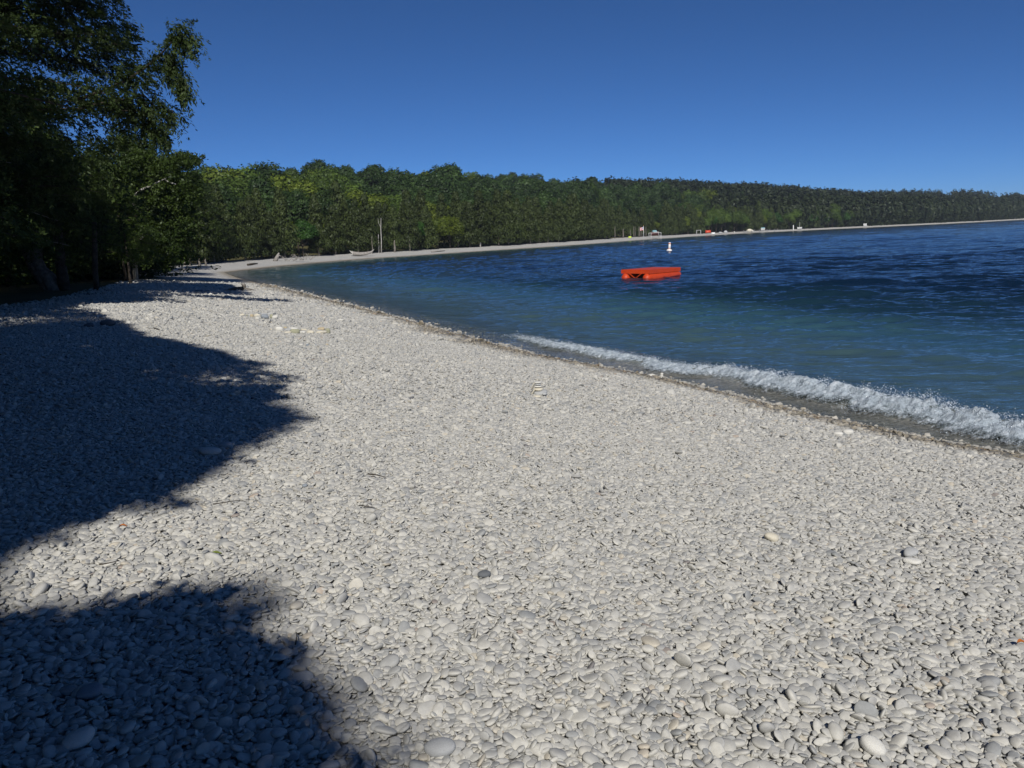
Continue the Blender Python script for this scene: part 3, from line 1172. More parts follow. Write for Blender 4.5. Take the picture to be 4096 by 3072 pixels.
# --- distant wood: the hazy headland at the right and everything beyond the countable trees, one mass
def far_wood():
    rg = np.random.default_rng(77)
    Vs = []; Fs = []; Ts = []; b = 0
    cnt = 0
    spots = []
    for _ in range(2600):
        az = R(rg.uniform(8, 37)); d = rg.uniform(300, 900)
        x, y = d * math.sin(az), d * math.cos(az)
        spots.append((x, y, 10.0, 200))
    for _ in range(900):
        az = R(rg.uniform(-30, 24)); d = rg.uniform(330, 560)
        x, y = d * math.sin(az), d * math.cos(az)
        spots.append((x, y, 60.0, 330))
    for row in range(5):
        for p, nrm, t in along(far_line + [tuple(post[0])], 5.0, 0.3, rg):
            q = p + nrm * (10.5 + row * 6 + rg.uniform(-1, 2))
            spots.append((q[0], q[1], 8.0, 200))
    P = np.array([[s[0], s[1]] for s in spots])
    z, s = height(P[:, 0], P[:, 1])
    for i, sp_ in enumerate(spots):
        if s[i] < sp_[2] or s[i] > sp_[3]:
            continue
        x, y = P[i]
        if math.atan2(x, y) < R(22.5) and math.hypot(x, y) < 415:
            continue
        Ht = rg.uniform(10, 15); Rc = rg.uniform(3.2, 5.2)
        nl = 420
        d = unit(rg.normal(0, 1, (nl, 3))); d[:, 2] = np.where(d[:, 2] < 0, d[:, 2] * np.where(rg.random(nl) < 0.35, -1, 1), d[:, 2])
        lob = 1 + 0.28 * np.sin(d[:, 0] * 6 + i) * np.sin(d[:, 1] * 7 + i * 3) * 1.0
        Pq = np.array([x, y, z[i] + Ht * 0.48]) + d * lob[:, None] * np.array([Rc, Rc, Ht * 0.52])
        Nn = unit(d + rg.normal(0, 0.4, d.shape))
        V, F = quads(Pq, Nn, rg.uniform(0.5, 1.1, nl), 1.0, rg)
        Vs.append(V); Fs.append(F + b); b += len(V)
        Ts.append(np.repeat(np.clip(rg.uniform(0.2, 0.8) + rg.normal(0, 0.15, nl), 0, 1), 4))
        cnt += 1
    print("far wood", cnt)
    me = mesh_np("far_wood", np.vstack(Vs), np.vstack(Fs), F_dark2, False, {"tone": np.concatenate(Ts)})
    o = obj("far_wood", me)
    o["kind"] = "stuff"
    o["label"] = "distant wooded headland fading blue beyond the bay"


F_dark2 = foliage_mat("distant_foliage", (0.016, 0.027, 0.012), (0.050, 0.068, 0.024), 0.15)
far_wood()

# ------------------------------------------------------------------ near and middle woods on the left
SKY_OK = pp([(-400, -900), (340, -900), (333, 0), (328, 35), (340, 62), (352, 92), (368, 66), (384, 44), (402, 52), (413, 78), (415, 108), (396, 140),
             (392, 165), (403, 205), (388, 196), (372, 160), (352, 128), (345, 160), (340, 180), (356, 212), (370, 228), (379, 240), (376, 268), (362, 262),
             (348, 245), (340, 258), (350, 282), (356, 302), (340, 296), (322, 300), (300, 310), (270, 318), (240, 328), (240, 470), (200, 520), (-400, 540)])
SHADE_A = pp([(-300, 648), (60, 655), (190, 662), (250, 680), (300, 700), (335, 722), (430, 738), (520, 752), (600, 772), (640, 790), (600, 815),
              (560, 822), (600, 850), (680, 872), (640, 900), (600, 925), (560, 945), (500, 962), (430, 985), (400, 1010), (360, 1040), (350, 1068), (290, 1060),
              (240, 1085), (200, 1120), (130, 1115), (90, 1150), (0, 1165), (-300, 1180)])
SHADE_B = pp([(-300, 1290), (0, 1290), (60, 1285), (120, 1340), (170, 1330), (215, 1298), (260, 1330), (330, 1310), (390, 1265), (440, 1255), (480, 1285), (520, 1345),
              (570, 1330), (620, 1350), (660, 1400), (660, 1480), (690, 1540), (725, 1590), (735, 1680), (740, 2200), (-300, 2200)])


SHADE_C = pp([(-300, 500), (470, 500), (440, 575), (510, 594), (560, 618), (545, 634), (400, 640), (300, 646), (195, 652), (170, 700), (-300, 700)])


def mask_keep(P, foliage_poly, noise_amp=0.0):
    """keep points whose picture position is sky-side legal and whose shadow falls in the photographed shade"""
    q = proj(P)
    front = q[:, 2] > 0.3
    inframe = front & (q[:, 0] > -25) & (q[:, 0] < W + 25) & (q[:, 1] > -25) & (q[:, 1] < H)
    ok1 = ~inframe | in_poly(q[:, 0], q[:, 1], foliage_poly)
    t = (P[:, 2] - 1.25) / SUNV[2]
    Gd = P - SUNV * t[:, None]
    Gd = Gd + np.stack([fbm(Gd[:, 0] * 1.7, Gd[:, 1] * 1.7, 3) * 0.40, fbm(Gd[:, 0] * 1.7 + 9, Gd[:, 1] * 1.7 + 4, 3) * 0.40, np.zeros(len(Gd))], -1)
    g = proj(Gd)
    gf = (g[:, 2] > 0.3) & (g[:, 0] > -10) & (g[:, 0] < W + 10) & (g[:, 1] > 0) & (g[:, 1] < H + 120)
    ok2 = ~gf | in_poly(g[:, 0], g[:, 1], SHADE_A) | in_poly(g[:, 0], g[:, 1], SHADE_B) | in_poly(g[:, 0], g[:, 1], SHADE_C)
    return ok1 & ok2


def spray_mesh(name, C, D, mat, rg, length=0.42, per=24, leaf=0.05, tone_c=None, droop=0.55):
    """cedar sprays: flat drooping fans of small scale leaves along a spine"""
    n = len(C)
    D = unit(D)
    k = per
    u = rg.random((n, k))
    side_ = unit(np.cross(D, np.array([0, 0, 1.0]) + rg.normal(0, 0.35, (n, 3))))
    nrm = unit(np.cross(side_, D))
    ln = length * rg.uniform(0.6, 1.35, (n, 1))
    w = rg.uniform(-1, 1, (n, k)) * (0.30 + 0.10 * rg.random((n, k))) * (1 - 0.75 * u) * ln
    P = C[:, None, :] + D[:, None, :] * (u * ln)[..., None] + side_[:, None, :] * w[..., None]
    P[..., 2] -= droop * ln * (u ** 2) * 0.8
    P += nrm[:, None, :] * rg.normal(0, 0.02, (n, k, 1))
    ax = unit(D[:, None, :] * 1.0 + side_[:, None, :] * np.sign(w)[..., None] * 0.7 + np.array([0, 0, -0.45]) + rg.normal(0, 0.2, (n, k, 3)))
    Nn = unit(nrm[:, None, :] + rg.normal(0, 0.45, (n, k, 3)))
    P = P.reshape(-1, 3); ax = ax.reshape(-1, 3); Nn = Nn.reshape(-1, 3)
    t = unit(ax - (ax * Nn).sum(1, keepdims=True) * Nn)
    b = np.cross(Nn, t)
    m = len(P)
    s = leaf * rg.uniform(0.6, 1.4, (m, 1))
    V = np.stack([P - t * s, P + b * s * 0.36, P + t * s, P - b * s * 0.36], 1).reshape(-1, 3)
    F = np.arange(m * 4).reshape(-1, 4)
    if tone_c is None:
        tone_c = rg.uniform(0.1, 0.9, n)
    tone = np.clip(np.repeat(tone_c, k) + rg.normal(0, 0.12, m), 0, 1)
    return mesh_np(name, V, F, mat, False, {"tone": np.repeat(tone, 4)})


def edge_cedar(base, Ht, Rc, crown0, seed, nl, label, nper=150, lean=(0, 0), length=0.42, leaf=0.05, poly=SKY_OK, per=24, low=0.25):
    """a big white cedar with long limbs carrying drooping sprays; its sprays are culled to the outline seen in the photo"""
    rg = np.random.default_rng(seed)
    bx_, by_ = base
    bz = hz(bx_, by_)
    trunk_pts = [(bx_ + lean[0] * h, by_ + lean[1] * h, bz - 0.3 + h) for h in np.linspace(0, Ht * 0.92, 7)]
    limbs = []; C = []; D = []
    for i in range(nl):
        t = rg.random()
        h = crown0 + (Ht - crown0) * t
        a = rg.uniform(0, 6.283)
        Ln = Rc * (1 - 0.75 * t ** 1.3) * rg.uniform(0.75, 1.15)
        p0_ = np.array([bx_ + lean[0] * h, by_ + lean[1] * h, bz + h])
        dirv = np.array([math.cos(a), math.sin(a), rg.uniform(-0.05, 0.35)])
        pts = [p0_ + dirv * Ln * q + np.array([0, 0, -low * Ln * q * q]) for q in np.linspace(0, 1, 6)]
        pk = mask_keep(np.array(pts), poly)
        k_ = 6
        for j in range(6):
            if not pk[j]:
                k_ = j; break
        if k_ >= 2:
            limbs.append((pts[:k_], 0.032 * (1 - 0.4 * t), 0.010))
        u = rg.random(nper) ** 0.75
        pp_ = p0_ + dirv * (Ln * u)[:, None] + np.array([0, 0, -1.0]) * (low * Ln * u * u)[:, None]
        pp_ = pp_ + rg.normal(0, 1, (nper, 3)) * np.array([0.42, 0.42, 0.20]) * (0.5 + 0.5 * u)[:, None]
        dd_ = dirv * 0.8 + rg.normal(0, 0.55, (nper, 3)); dd_[:, 2] -= 0.25
        C.append(pp_); D.append(dd_)
    C = np.vstack(C); D = np.vstack(D)
    k = mask_keep(C, poly) & mask_keep(C + unit(D) * length * 0.8, poly)
    C, D = C[k], D[k]
    cl = vnoise(C[:, 0] * 0.9 + C[:, 2] * 0.5, C[:, 1] * 0.9 + C[:, 2] * 0.7) + 0.5
    print("edge cedar sprays", len(C))
    t_ = empty("cedar_tree", (bx_, by_, bz))
    inv = np.array([bx_, by_, bz])
    tm = trunk_mesh("cedar_trunk", [tuple(np.array(p) - inv) for p in trunk_pts], 0.24, 0.04, bark_dark, [([tuple(np.array(p) - inv) for p in l[0]], l[1], l[2]) for l in limbs])
    obj("trunk", tm, t_)
    cm = spray_mesh("cedar_foliage", C - inv, D, F_cedar_near, rg, length, per, leaf, np.clip(0.15 + 0.7 * cl + rg.normal(0, 0.12, len(C)), 0, 1))
    obj("crown", cm, t_)
    tag(t_, label, "tree")
    return t_


edge_cedar((-16.6, 25.2), 21.0, 7.2, 3.0, 51, 210, "tall dark cedar at the top left whose drooping boughs stand against the sky", 170, (0.0, 0.0), 0.42, 0.055, SKY_OK, 22)
edge_cedar((-8.2, 7.2), 11.0, 5.4, 2.6, 52, 120, "cedar at the very left edge beside the shaded pebbles, nearest in view", 150, (0, 0), 0.28, 0.03, SKY_OK, 20)
edge_cedar((-17.5, 21.5), 15.0, 4.8, 2.4, 56, 90, "cedar behind the tall cedar at the left edge of the photo", 130, (0, 0), 0.45, 0.06, SKY_OK, 18)
edge_cedar((-13.6, 16.2), 11.5, 4.8, 2.2, 57, 110, "cedar just outside the left edge, between the nearest cedar and the tall one", 110, (0, 0), 0.42, 0.055, SKY_OK, 16)
edge_cedar((-5.5, -0.6), 12.5, 6.0, 2.4, 53, 125, "cedar beside the viewer that shades the left side of the pebbles", 120, (0, 0), 0.5, 0.075, SKY_OK, 16)
edge_cedar((-8.6, 2.4), 12.0, 5.4, 2.2, 54, 120, "cedar at the woods' edge left of the viewer, next to the shaded beach", 90, (0, 0), 0.5, 0.075, SKY_OK, 16)
edge_cedar((-2.2, -11.5), 17.0, 6.0, 6.0, 55, 100, "cedar behind the viewer that shades the bottom left of the beach", 110, (0, 0), 0.5, 0.075, SKY_OK, 16)


# the two hanging branch tips that stand out against the sky
def branch_tip(tree, pts2212, dist, seed, n, spread, label=None):
    rg = np.random.default_rng(seed)
    pts = [at_dist(x * K, y * K, dist - 0.1 * i) for i, (x, y) in enumerate(pts2212)]
    loc = np.array(tree.location)
    mb = MB()
    mb.tube([tuple(p - loc) for p in pts], list(np.linspace(0.045, 0.012, len(pts))), 5, True, 0.1)
    mb.build("limb", bark_dark, tree, True)
    seg = rg.integers(1, len(pts) - 1, n); u = rg.random(n)
    A = np.array(pts)
    C = A[seg] * (1 - u)[:, None] + A[seg + 1] * u[:, None] + rg.normal(0, spread, (n, 3))
    D = unit(A[seg + 1] - A[seg]) + rg.normal(0, 0.5, (n, 3)); D[:, 2] -= 0.6
    obj("branch_foliage", spray_mesh("branch_foliage", C - loc, D, F_cedar_near, rg, 0.40, 24, 0.052, rg.uniform(0.3, 1.0, n)), tree)


big = [o for o in bpy.data.objects if o.name == "cedar_tree" or o.name.startswith("cedar_tree.")]
A_tree = [o for o in big if abs(o.location.x + 16.6) < 0.01][0]
branch_tip(A_tree, [(170, 215), (225, 195), (270, 175), (310, 150), (345, 120), (370, 92), (392, 70), (408, 82)], 24.5, 61, 230, 0.20)
branch_tip(A_tree, [(330, 130), (345, 118), (362, 125), (378, 150), (390, 178), (396, 196)], 24.4, 62, 130, 0.13)
branch_tip(A_tree, [(180, 230), (230, 222), (270, 215), (310, 205), (340, 235), (358, 240), (372, 238), (376, 262)], 25.0, 63, 110, 0.13)
branch_tip(A_tree, [(230, 225), (270, 238), (305, 250), (330, 275), (348, 296)], 25.4, 64, 150, 0.18)


def leaf_crown(seed, clumps, per, rad, leaf, mat, name, offs=None):
    rg = np.random.default_rng(seed)
    n = len(clumps)
    d = unit(rg.normal(0, 1, (n, per, 3)))
    P = clumps[:, None, :] + d * (rad * rg.random((n, per, 1)) ** 0.5) * np.array([1, 1, 0.6])
    Nn = unit(d * 0.5 + np.array([0, 0, 0.6]) + rg.normal(0, 0.6, d.shape)).reshape(-1, 3)
    P = P.reshape(-1, 3)
    V, F = quads(P, Nn, leaf * rg.uniform(0.6, 1.4, len(P)), 1.15, rg)
    tc_ = vnoise(clumps[:, 0] * 0.8 + clumps[:, 2], clumps[:, 1] * 0.8 + clumps[:, 2] * 0.6) + 0.5
    tone = np.clip(np.repeat(tc_, per) + rg.normal(0, 0.15, len(P)), 0, 1)
    return mesh_np(name, V, F, mat, False, {"tone": np.repeat(tone, 4)})


def mid_tree_shape(seed, Ht, Rc, base, mat, leaf, ncl=1500, per=18, barkm=bark_dark, nl=34, trunk_r=0.2, cl_r=0.33):
    rg = np.random.default_rng(seed)
    limbs = []; C = []
    for i in range(nl):
        t = rg.random()
        h = base + (Ht - base) * t
        a = rg.uniform(0, 6.283)
        Ln = Rc * math.sqrt(max(0.05, 1 - (2 * t - 0.75) ** 2 * 0.45)) * rg.uniform(0.7, 1.1) * (1 - 0.55 * t ** 2)
        dv = np.array([math.cos(a), math.sin(a), rg.uniform(0.0, 0.6)])
        p0_ = np.array([0, 0, h * 0.86])
        pts = [tuple(p0_ + dv * Ln * q + np.array([0, 0, -0.15 * Ln * q * q])) for q in np.linspace(0, 0.95, 5)]
        limbs.append((pts, 0.05, 0.012))
        m = ncl // nl
        u = rg.random(m) ** 0.6
        C.append(p0_ + dv * (Ln * u)[:, None] + rg.normal(0, 0.42, (m, 3)))
    C = np.vstack(C)
    tm = trunk_mesh("trunk", [(0, 0, -0.4), (0.12, 0.05, base), (0.0, 0.1, Ht * 0.6), (0.1, 0, Ht * 0.9)], trunk_r, 0.03, barkm, limbs)
    return tm, leaf_crown(seed + 1, C, per, cl_r, leaf, mat, "leaf_crown"), Ht


ML = [mid_tree_shape(400 + 10 * k, 9.5 + k, 3.6, 2.2, F_leaf_near, 0.070) for k in range(3)]
MLc = []
for k in range(2):
    rg_ = np.random.default_rng(450 + k)
    C = []; D = []; limbs = []
    Ht, Rc = 11.5, 3.6
    for i in range(70):
        t = rg_.random(); h = 2.2 + (Ht - 2.2) * t; a = rg_.uniform(0, 6.283)
        Ln = Rc * (1 - 0.8 * t ** 1.2) * rg_.uniform(0.75, 1.15)
        dv = np.array([math.cos(a), math.sin(a), rg_.uniform(-0.1, 0.3)])
        p0_ = np.array([0, 0, h])
        limbs.append(([tuple(p0_ + dv * Ln * q + np.array([0, 0, -0.2 * Ln * q * q])) for q in (0, 0.33, 0.66, 0.95)], 0.045, 0.012))
        u = rg_.random(34) ** 0.7
        C.append(p0_ + dv * (Ln * u)[:, None] + rg_.normal(0, 0.35, (34, 3)) - np.array([0, 0, 0.2]) * (Ln * u * u)[:, None])
        D.append(dv + rg_.normal(0, 0.5, (34, 3)))
    C = np.vstack(C); D = np.vstack(D)
    tm = trunk_mesh("cedar_trunk", [(0, 0, -0.4), (0.1, 0, 3), (0, 0.1, 8), (0, 0, 11)], 0.22, 0.03, bark_grey, limbs)
    MLc.append((tm, spray_mesh("cedar_foliage", C, D, F_cedar_near, rg_, 0.55, 16, 0.085), Ht))

# positions: (pixel x in 4096 photo, distance, kind, scale)
rm = np.random.default_rng(91)
WOODS = [
    # x, y, kind, scale, label
    (-24.3, 38.0, "c", 0.95, "cedar at the far left whose lowest boughs hang over the grassy bank"),
    (-23.6, 42.5, "l", 0.80, "leafy tree with low boughs right of the curved trunks"),
    (-27.5, 44.5, "l", 1.05, "leafy tree behind the curved trunks at the left edge"),
    (-29.0, 52.0, "c", 1.05, "cedar inside the left woods, second from the curved trunks"),
    (-25.5, 55.0, "l", 0.95, "leafy tree standing just left of the birch"),
    (-30.0, 61.0, "l", 1.05, None), (-36.0, 57.0, "c", 1.1, None), (-35.0, 47.0, "l", 1.1, None), (-33.0, 38.0, "c", 1.0, None),
    (-30.5, 70.0, "c", 0.95, "cedar right behind the birch at the beach edge"),
    (-36.0, 76.0, "l", 1.05, None), (-42.0, 66.0, "c", 1.1, None), (-43.0, 54.0, "l", 1.15, None), (-40.0, 43.0, "l", 1.0, None),
    (-36.5, 86.0, "c", 1.0, None), (-45.0, 80.0, "l", 1.1, None), (-50.0, 70.0, "c", 1.1, None), (-52.0, 58.0, "c", 1.1, None), (-48.0, 47.0, "c", 1.1, None),
    (-20.5, 29.5, "c", 1.1, "cedar above the grassy bank nearest the shaded beach"), (-28.5, 30.0, "l", 1.05, None), (-25.0, 22.0, "c", 1.1, None), (-32.0, 27.0, "c", 1.15, None), (-14.8, 13.5, "c", 1.0, None), (-16.8, 18.3, "c", 1.0, None), (-13.6, 10.0, "c", 0.95, None),
    (-23.2, 34.5, "l", 0.85, "leafy tree whose boughs hang in front of the curved trunks"), (-20.6, 37.5, "l", 0.72, "small leafy tree at the beach edge above the grassy bank"),
    (-21.8, 46.5, "l", 0.52, "low leafy tree hanging over the pebbles in front of the birch's foot"), (-24.6, 52.0, "l", 0.6, "low leafy tree right beside the birch's foot"),
    (-16.5, 15.5, "c", 0.95, None), (-15.0, 8.0, "l", 1.0, None), (-14.0, 0.0, "c", 1.0, None), (-12.0, -8.0, "l", 1.05, None), (-9.5, -14.0, "c", 1.05, None),
    (-56.0, 90.0, "l", 1.2, None), (-44.0, 96.0, "c", 1.1, None), (-62.0, 76.0, "l", 1.2, None), (-60.0, 60.0, "l", 1.2, None),
    (-52.0, 108.0, "l", 1.2, None), (-40.0, 108.0, "l", 1.1, None), (-66.0, 104.0, "l", 1.2, None),
]
for k in range(16):  # more of the wood out of view, added tall to block sky and darken the shade
    WOODS.append((rm.uniform(-30, -13), rm.uniform(-34, 8), "lc"[k % 2], rm.uniform(1.2, 1.6), None))
for k in range(46):
    y_ = rm.uniform(6, 95); x_ = -rm.uniform(0.62, 1.1) * y_ - rm.uniform(12, 40)
    WOODS.append((x_, y_, "lc"[k % 2], rm.uniform(0.9, 1.2), None))
for x, y, k, s_, lab in WOODS:
    sh = ML[rm.integers(len(ML))] if k == "l" else MLc[rm.integers(len(MLc))]
    nm = "leafy_tree" if k == "l" else "cedar_tree"
    grp = None
    if lab is None:
        lab = "leafy tree deep in the dark woods at the left" if k == "l" else "cedar deep in the dark woods at the left"
        grp = "leafy trees deep in the left woods" if k == "l" else "cedars deep in the left woods"
    tree_obj(nm, sh[0], sh[1], (x, y, hz(x, y) - 0.1), rm.uniform(0, 6.28), s_, lab, "tree", grp)

# shrubs along the beach edge of the woods and dark understory
shrub_m = []
for k in range(3):
    rg_ = np.random.default_rng(480 + k)
    C = rg_.normal(0, 1, (260, 3)) * np.array([0.85, 0.85, 0.55]) + np.array([0, 0, 1.0])
    C = C[C[:, 2] > 0.1]
    stems = [([(0, 0, -0.1), (math.cos(a) * 0.3, math.sin(a) * 0.3, 0.7), (math.cos(a) * 0.7, math.sin(a) * 0.7, 1.6)], 0.03, 0.008) for a in (0, 1.3, 2.6, 3.9, 5.2)]
    shrub_m.append((trunk_mesh("stems", [(0, 0, -0.1), (0, 0, 1.2)], 0.03, 0.01, bark_dark, stems), leaf_crown(490 + k, C, 16, 0.3, 0.07, F_leaf_near, "shrub_foliage")))
tl = [np.array(p) for p in tree_line[1:]] + [np.array((-34.5, 100.0)), np.array((-31, 108.0))]
ns = 0
for p, nrm, t in along([tuple(p) for p in tl], 2.4, 0.35, rm):
    if t < 36 or p[1] > 64:
        continue
    for row in range(3 if t > 50 else 1):
        q = p + nrm * (1.0 + row * 2.6 + rm.uniform(-0.5, 0.8))
        if row == 0 and rm.random() < 0.3:
            continue
        sh = shrub_m[rm.integers(3)]
        e_ = empty("shrub", (q[0], q[1], hz(q[0], q[1])), rm.uniform(0, 6.28))
        s_ = rm.uniform(0.7, 1.3); e_.scale = (s_ * 1.2, s_ * 1.2, s_)
        obj("stems", sh[0], e_); obj("foliage", sh[1], e_)
        if row == 0:
            tag(e_, "low green shrub where the pebbles meet the left woods", "shrub", "shrubs along the beach edge")
        else:
            tag(e_, "shaded undergrowth shrub inside the left woods", "shrub", "undergrowth shrubs in the left woods")
        ns += 1
for k in range(90):
    y_ = rm.uniform(24, 80); x_ = np.interp(y_, [24, 38, 55, 80], [-22, -26.5, -29, -36]) - rm.uniform(0, 14)
    sh = shrub_m[k % 3]
    e_ = empty("shrub", (x_, y_, hz(x_, y_)), rm.uniform(0, 6.28))
    s_ = rm.uniform(1.1, 1.9); e_.scale = (s_ * 1.2, s_ * 1.2, s_)
    obj("stems", sh[0], e_); obj("foliage", sh[1], e_)
    tag(e_, "shaded undergrowth shrub inside the left woods", "shrub", "undergrowth shrubs in the left woods")
print("shrubs", ns)


# curved cedar trunks at the left edge
def curved_tree(name, px_pts, dist, r0_, r1_, label, mat, depthstep=0.1):
    pts = [at_dist(x * K, y * K, dist + depthstep * i) for i, (x, y) in enumerate(px_pts)]
    b0 = pts[0].copy()
    gz = hz(b0[0], b0[1])
    b0[2] = min(b0[2], gz) - 0.15
    pts[0] = b0
    t = empty(name, (b0[0], b0[1], gz))
    loc = np.array([b0[0], b0[1], gz])
    me = trunk_mesh("trunk", [tuple(p - loc) for p in pts], r0_, r1_, mat, (), 0.15, 10)
    obj("trunk", me, t)
    return t, pts, loc


for px_pts, r0_, r1_, lab in (
        ([(122, 612), (104, 600), (86, 583), (78, 560), (80, 530), (78, 480)], 0.36, 0.20, "curved grey cedar trunk leaning out over the grassy bank"),
        ([(108, 612), (88, 598), (70, 572), (58, 545), (52, 520), (48, 470)], 0.26, 0.16, "thinner curved trunk left of the leaning grey cedar trunk"),
        ([(138, 612), (134, 590), (130, 560), (126, 520), (124, 470)], 0.26, 0.18, "straight shaded trunk just right of the curved cedar trunk"),
        ([(208, 622), (206, 590), (205, 545), (204, 480)], 0.13, 0.10, "slim shaded trunk between the curved trunks and the birch")):
    t, pts, loc = curved_tree("cedar_tree", px_pts, 36.0, r0_, r1_, lab, bark_grey if "curved grey" in lab or "thinner" in lab else bark_dark)  # shaded trunks get the dark bark, their shade put into its colour
    rg_ = np.random.default_rng(int(px_pts[0][0]))
    top = pts[-1] - loc
    C = top + rg_.normal(0, 1, (260, 3)) * np.array([1.5, 1.3, 1.1]) + np.array([0, 0, 0.8])
    C = C[C[:, 2] > 1.6]
    obj("crown", spray_mesh("cedar_foliage", C, rg_.normal(0, 1, C.shape), F_cedar_near, rg_, 0.5, 16, 0.08), t)
    tag(t, lab, "tree")

# birch with white limbs
bt, bpts, bloc = curved_tree("birch_tree", [(292, 598), (290, 540), (288, 500), (286, 462), (289, 435), (290, 418)], 54.0, 0.17, 0.09, None, bark_white)
for li in ([(289, 425), (305, 410), (322, 403), (338, 395), (356, 386), (372, 380)], [(356, 386), (366, 394), (380, 398)], [(304, 518), (312, 508), (322, 503)], [(288, 440), (296, 452), (306, 458)]):
    pts = [at_dist(x * K, y * K, 51.0) - bloc for x, y in li]
    mb = MB(); mb.tube([tuple(p) for p in pts], list(np.linspace(0.085, 0.025, len(pts))), 6)
    mb.build("limb", bark_white, bt, True)
rg_ = np.random.default_rng(512)
cl = []
for cxp, cyp, sx, sy, n in ((395, 345, 22, 14, 110), (365, 360, 22, 20, 90), (330, 372, 35, 28, 260), (300, 340, 30, 25, 160), (345, 430, 45, 30, 330), (395, 425, 30, 40, 330), (340, 495, 45, 30, 330),
                            (390, 490, 28, 36, 280), (330, 550, 40, 22, 230), (375, 545, 30, 22, 180), (270, 420, 35, 60, 330), (418, 348, 14, 6, 26), (412, 400, 20, 25, 120)):
    q = np.stack([rg_.normal(cxp, sx * 0.6, n), rg_.normal(cyp, sy * 0.6, n)], -1)
    for x_, y_ in q:
        cl.append(at_dist(x_ * K, y_ * K, rg_.uniform(52.0, 58.0) if rg_.random() < 0.93 else 50.8))
cl = np.array(cl) - bloc
cl = cl[cl[:, 2] > 0.4]
obj("crown", leaf_crown(513, cl, 20, 0.40, 0.085, F_leaf_near, "birch_foliage"), bt)
tag(bt, "birch with pale bare limbs showing through its leaves at the end of the left woods", "tree")


# bare trunks and snags on the far shore (x, y base, y top in the 4096 photo)
def snag(px, pyb, pyt, dist_pt, r, label, mat=bark_white, lean=0.0, group=None, fork=False, name="dead_tree"):
    p = dist_pt
    dist = p[1]
    topz = at_dist(px / 4, pyt / 4, dist)
    h = topz[2] - p[2]
    t = empty(name, tuple(p))
    mb = MB()
    dx = topz[0] - p[0] + lean
    mb.tube([(0, 0, -0.3), (dx * 0.3 + 0.06, 0, h * 0.35), (dx * 0.7 - 0.05, 0, h * 0.7), (dx, 0, h)], [r, r * 0.8, r * 0.6, r * 0.3], 7, True, 0.1)
    mb.build("trunk", mat, t, True)
    if fork:
        m2 = MB()
        m2.tube([(dx * 0.7, 0, h * 0.72), (dx - 0.5, 0, h * 0.86), (dx - 0.55, 0, h * 1.0)], [r * 0.5, r * 0.3, r * 0.12], 5)
        m2.build("limb", mat, t, True)
    tag(t, label, "tree", group)
    return t


def shore_pt(px4, py4, off):
    """a point on the land just behind the far beach seen under this pixel: cast to water level, step inland"""
    p = unproj(px4 / 4, py4 / 4, 0.75)
    q = np.array([p[0], p[1]])
    return np.array([q[0], q[1], hz(q[0], q[1])])


def far_inland(px4, off):
    """point `off` metres inland of the far shoreline in the direction of picture column px4"""
    best = None
    t = np.linspace(60, 760, 3500)
    k = at_dist(px4 / 4.0, 250, 1.0)[0]
    _, s = height(k * t, t)
    w = np.argmax(s < 0)
    j = w + np.argmax(s[w:] >= off)
    x, y = k * t[j], t[j]
    return np.array([x, y, hz(x, y)])


snag(1524, 990, 872, far_inland(1524, 7.5), 0.10, "tall bare white birch snag forked at the top above the far beach", bark_white, 0, None, True)
snag(1514, 985, 930, far_inland(1514, 8.0), 0.11, "short pale trunk just left of the tall white birch snag", bark_white)
snag(1488, 995, 945, far_inland(1488, 7.5), 0.10, "pale trunk beside the long driftwood log on the far beach", bark_grey)
snag(1578, 1004, 960, far_inland(1578, 7.5), 0.24, "stout pale cedar trunk base right of the white snag", bark_grey)
snag(1921, 975, 945, far_inland(1921, 7.5), 0.16, "single pale trunk at the small dark gap in the cedar row", bark_white)
for px, yb, yt, r, lab in ((2460, 945, 905, 0.16, "leftmost pale trunk in the open stand left of the flagpole"), (2493, 945, 915, 0.26, "thickest pale trunk in the open stand left of the flagpole"),
                           (2522, 944, 917, 0.14, "short pale trunk third from left in the open stand"), (2535, 942, 905, 0.15, "pale trunk in the middle of the open stand"),
                           (2541, 930, 905, 0.12, "slim darker trunk right behind the middle pale trunk"), (2556, 934, 905, 0.17, "left half of the paired trunks under the flag"),
                           (2560, 934, 905, 0.14, "right half of the paired trunks under the flag"), (2567, 932, 914, 0.12, "short leaning stem between the paired trunks and the flagpole"),
                           (2584, 928, 906, 0.16, "pale trunk just right of the flagpole")):
    snag(px, yb, yt, far_inland(px, 9.5), r, lab, bark_grey, name="bare_trunk_tree")
snag(2706, 895, 868, far_inland(2706, 11.0), 0.16, "thin pale trunk showing between the big shore trees right of the boat lift", bark_white)
for px in (738, 760, 797, 822):
    p = G4(px, 1062)
    snag(px, 1060, 1035, p, 0.16, "short pale cedar trunk base in the dark gap where the beach bends", bark_grey, name="cedar_stump", group="trunk bases at the bend")

# ------------------------------------------------------------------ swim raft
M_or = simple_mat("raft_orange_paint", (0.47, 0.042, 0.007), (0.55, 0.056, 0.009), 3, 0.5, 0.15, 12, 0.01, 0.35)
M_dk = simple_mat("dark_wood", (0.02, 0.015, 0.012), (0.05, 0.035, 0.025), 5, 0.8, 0.3)
pA = unproj(857 / 2212 * 500 / 4 + 600, (940 + 780 / 4.424) / 4, 0.0)     # near corner at the water
pA = unproj((2400 + 872 / 4.424) / 4, (940 + 782 / 4.424) / 4, 0.0)
pB = unproj((2400 + 1436 / 4.424) / 4, (940 + 706 / 4.424) / 4, 0.0)
pC = unproj((2400 + 428 / 4.424) / 4, (940 + 778 / 4.424) / 4, 0.0)
print("raft", pA, pB, pC)
dv = pB - pA
ang = math.atan2(dv[1], dv[0])
ang = min(ang, R(62))
LEN, WID = 3.9, 1.85
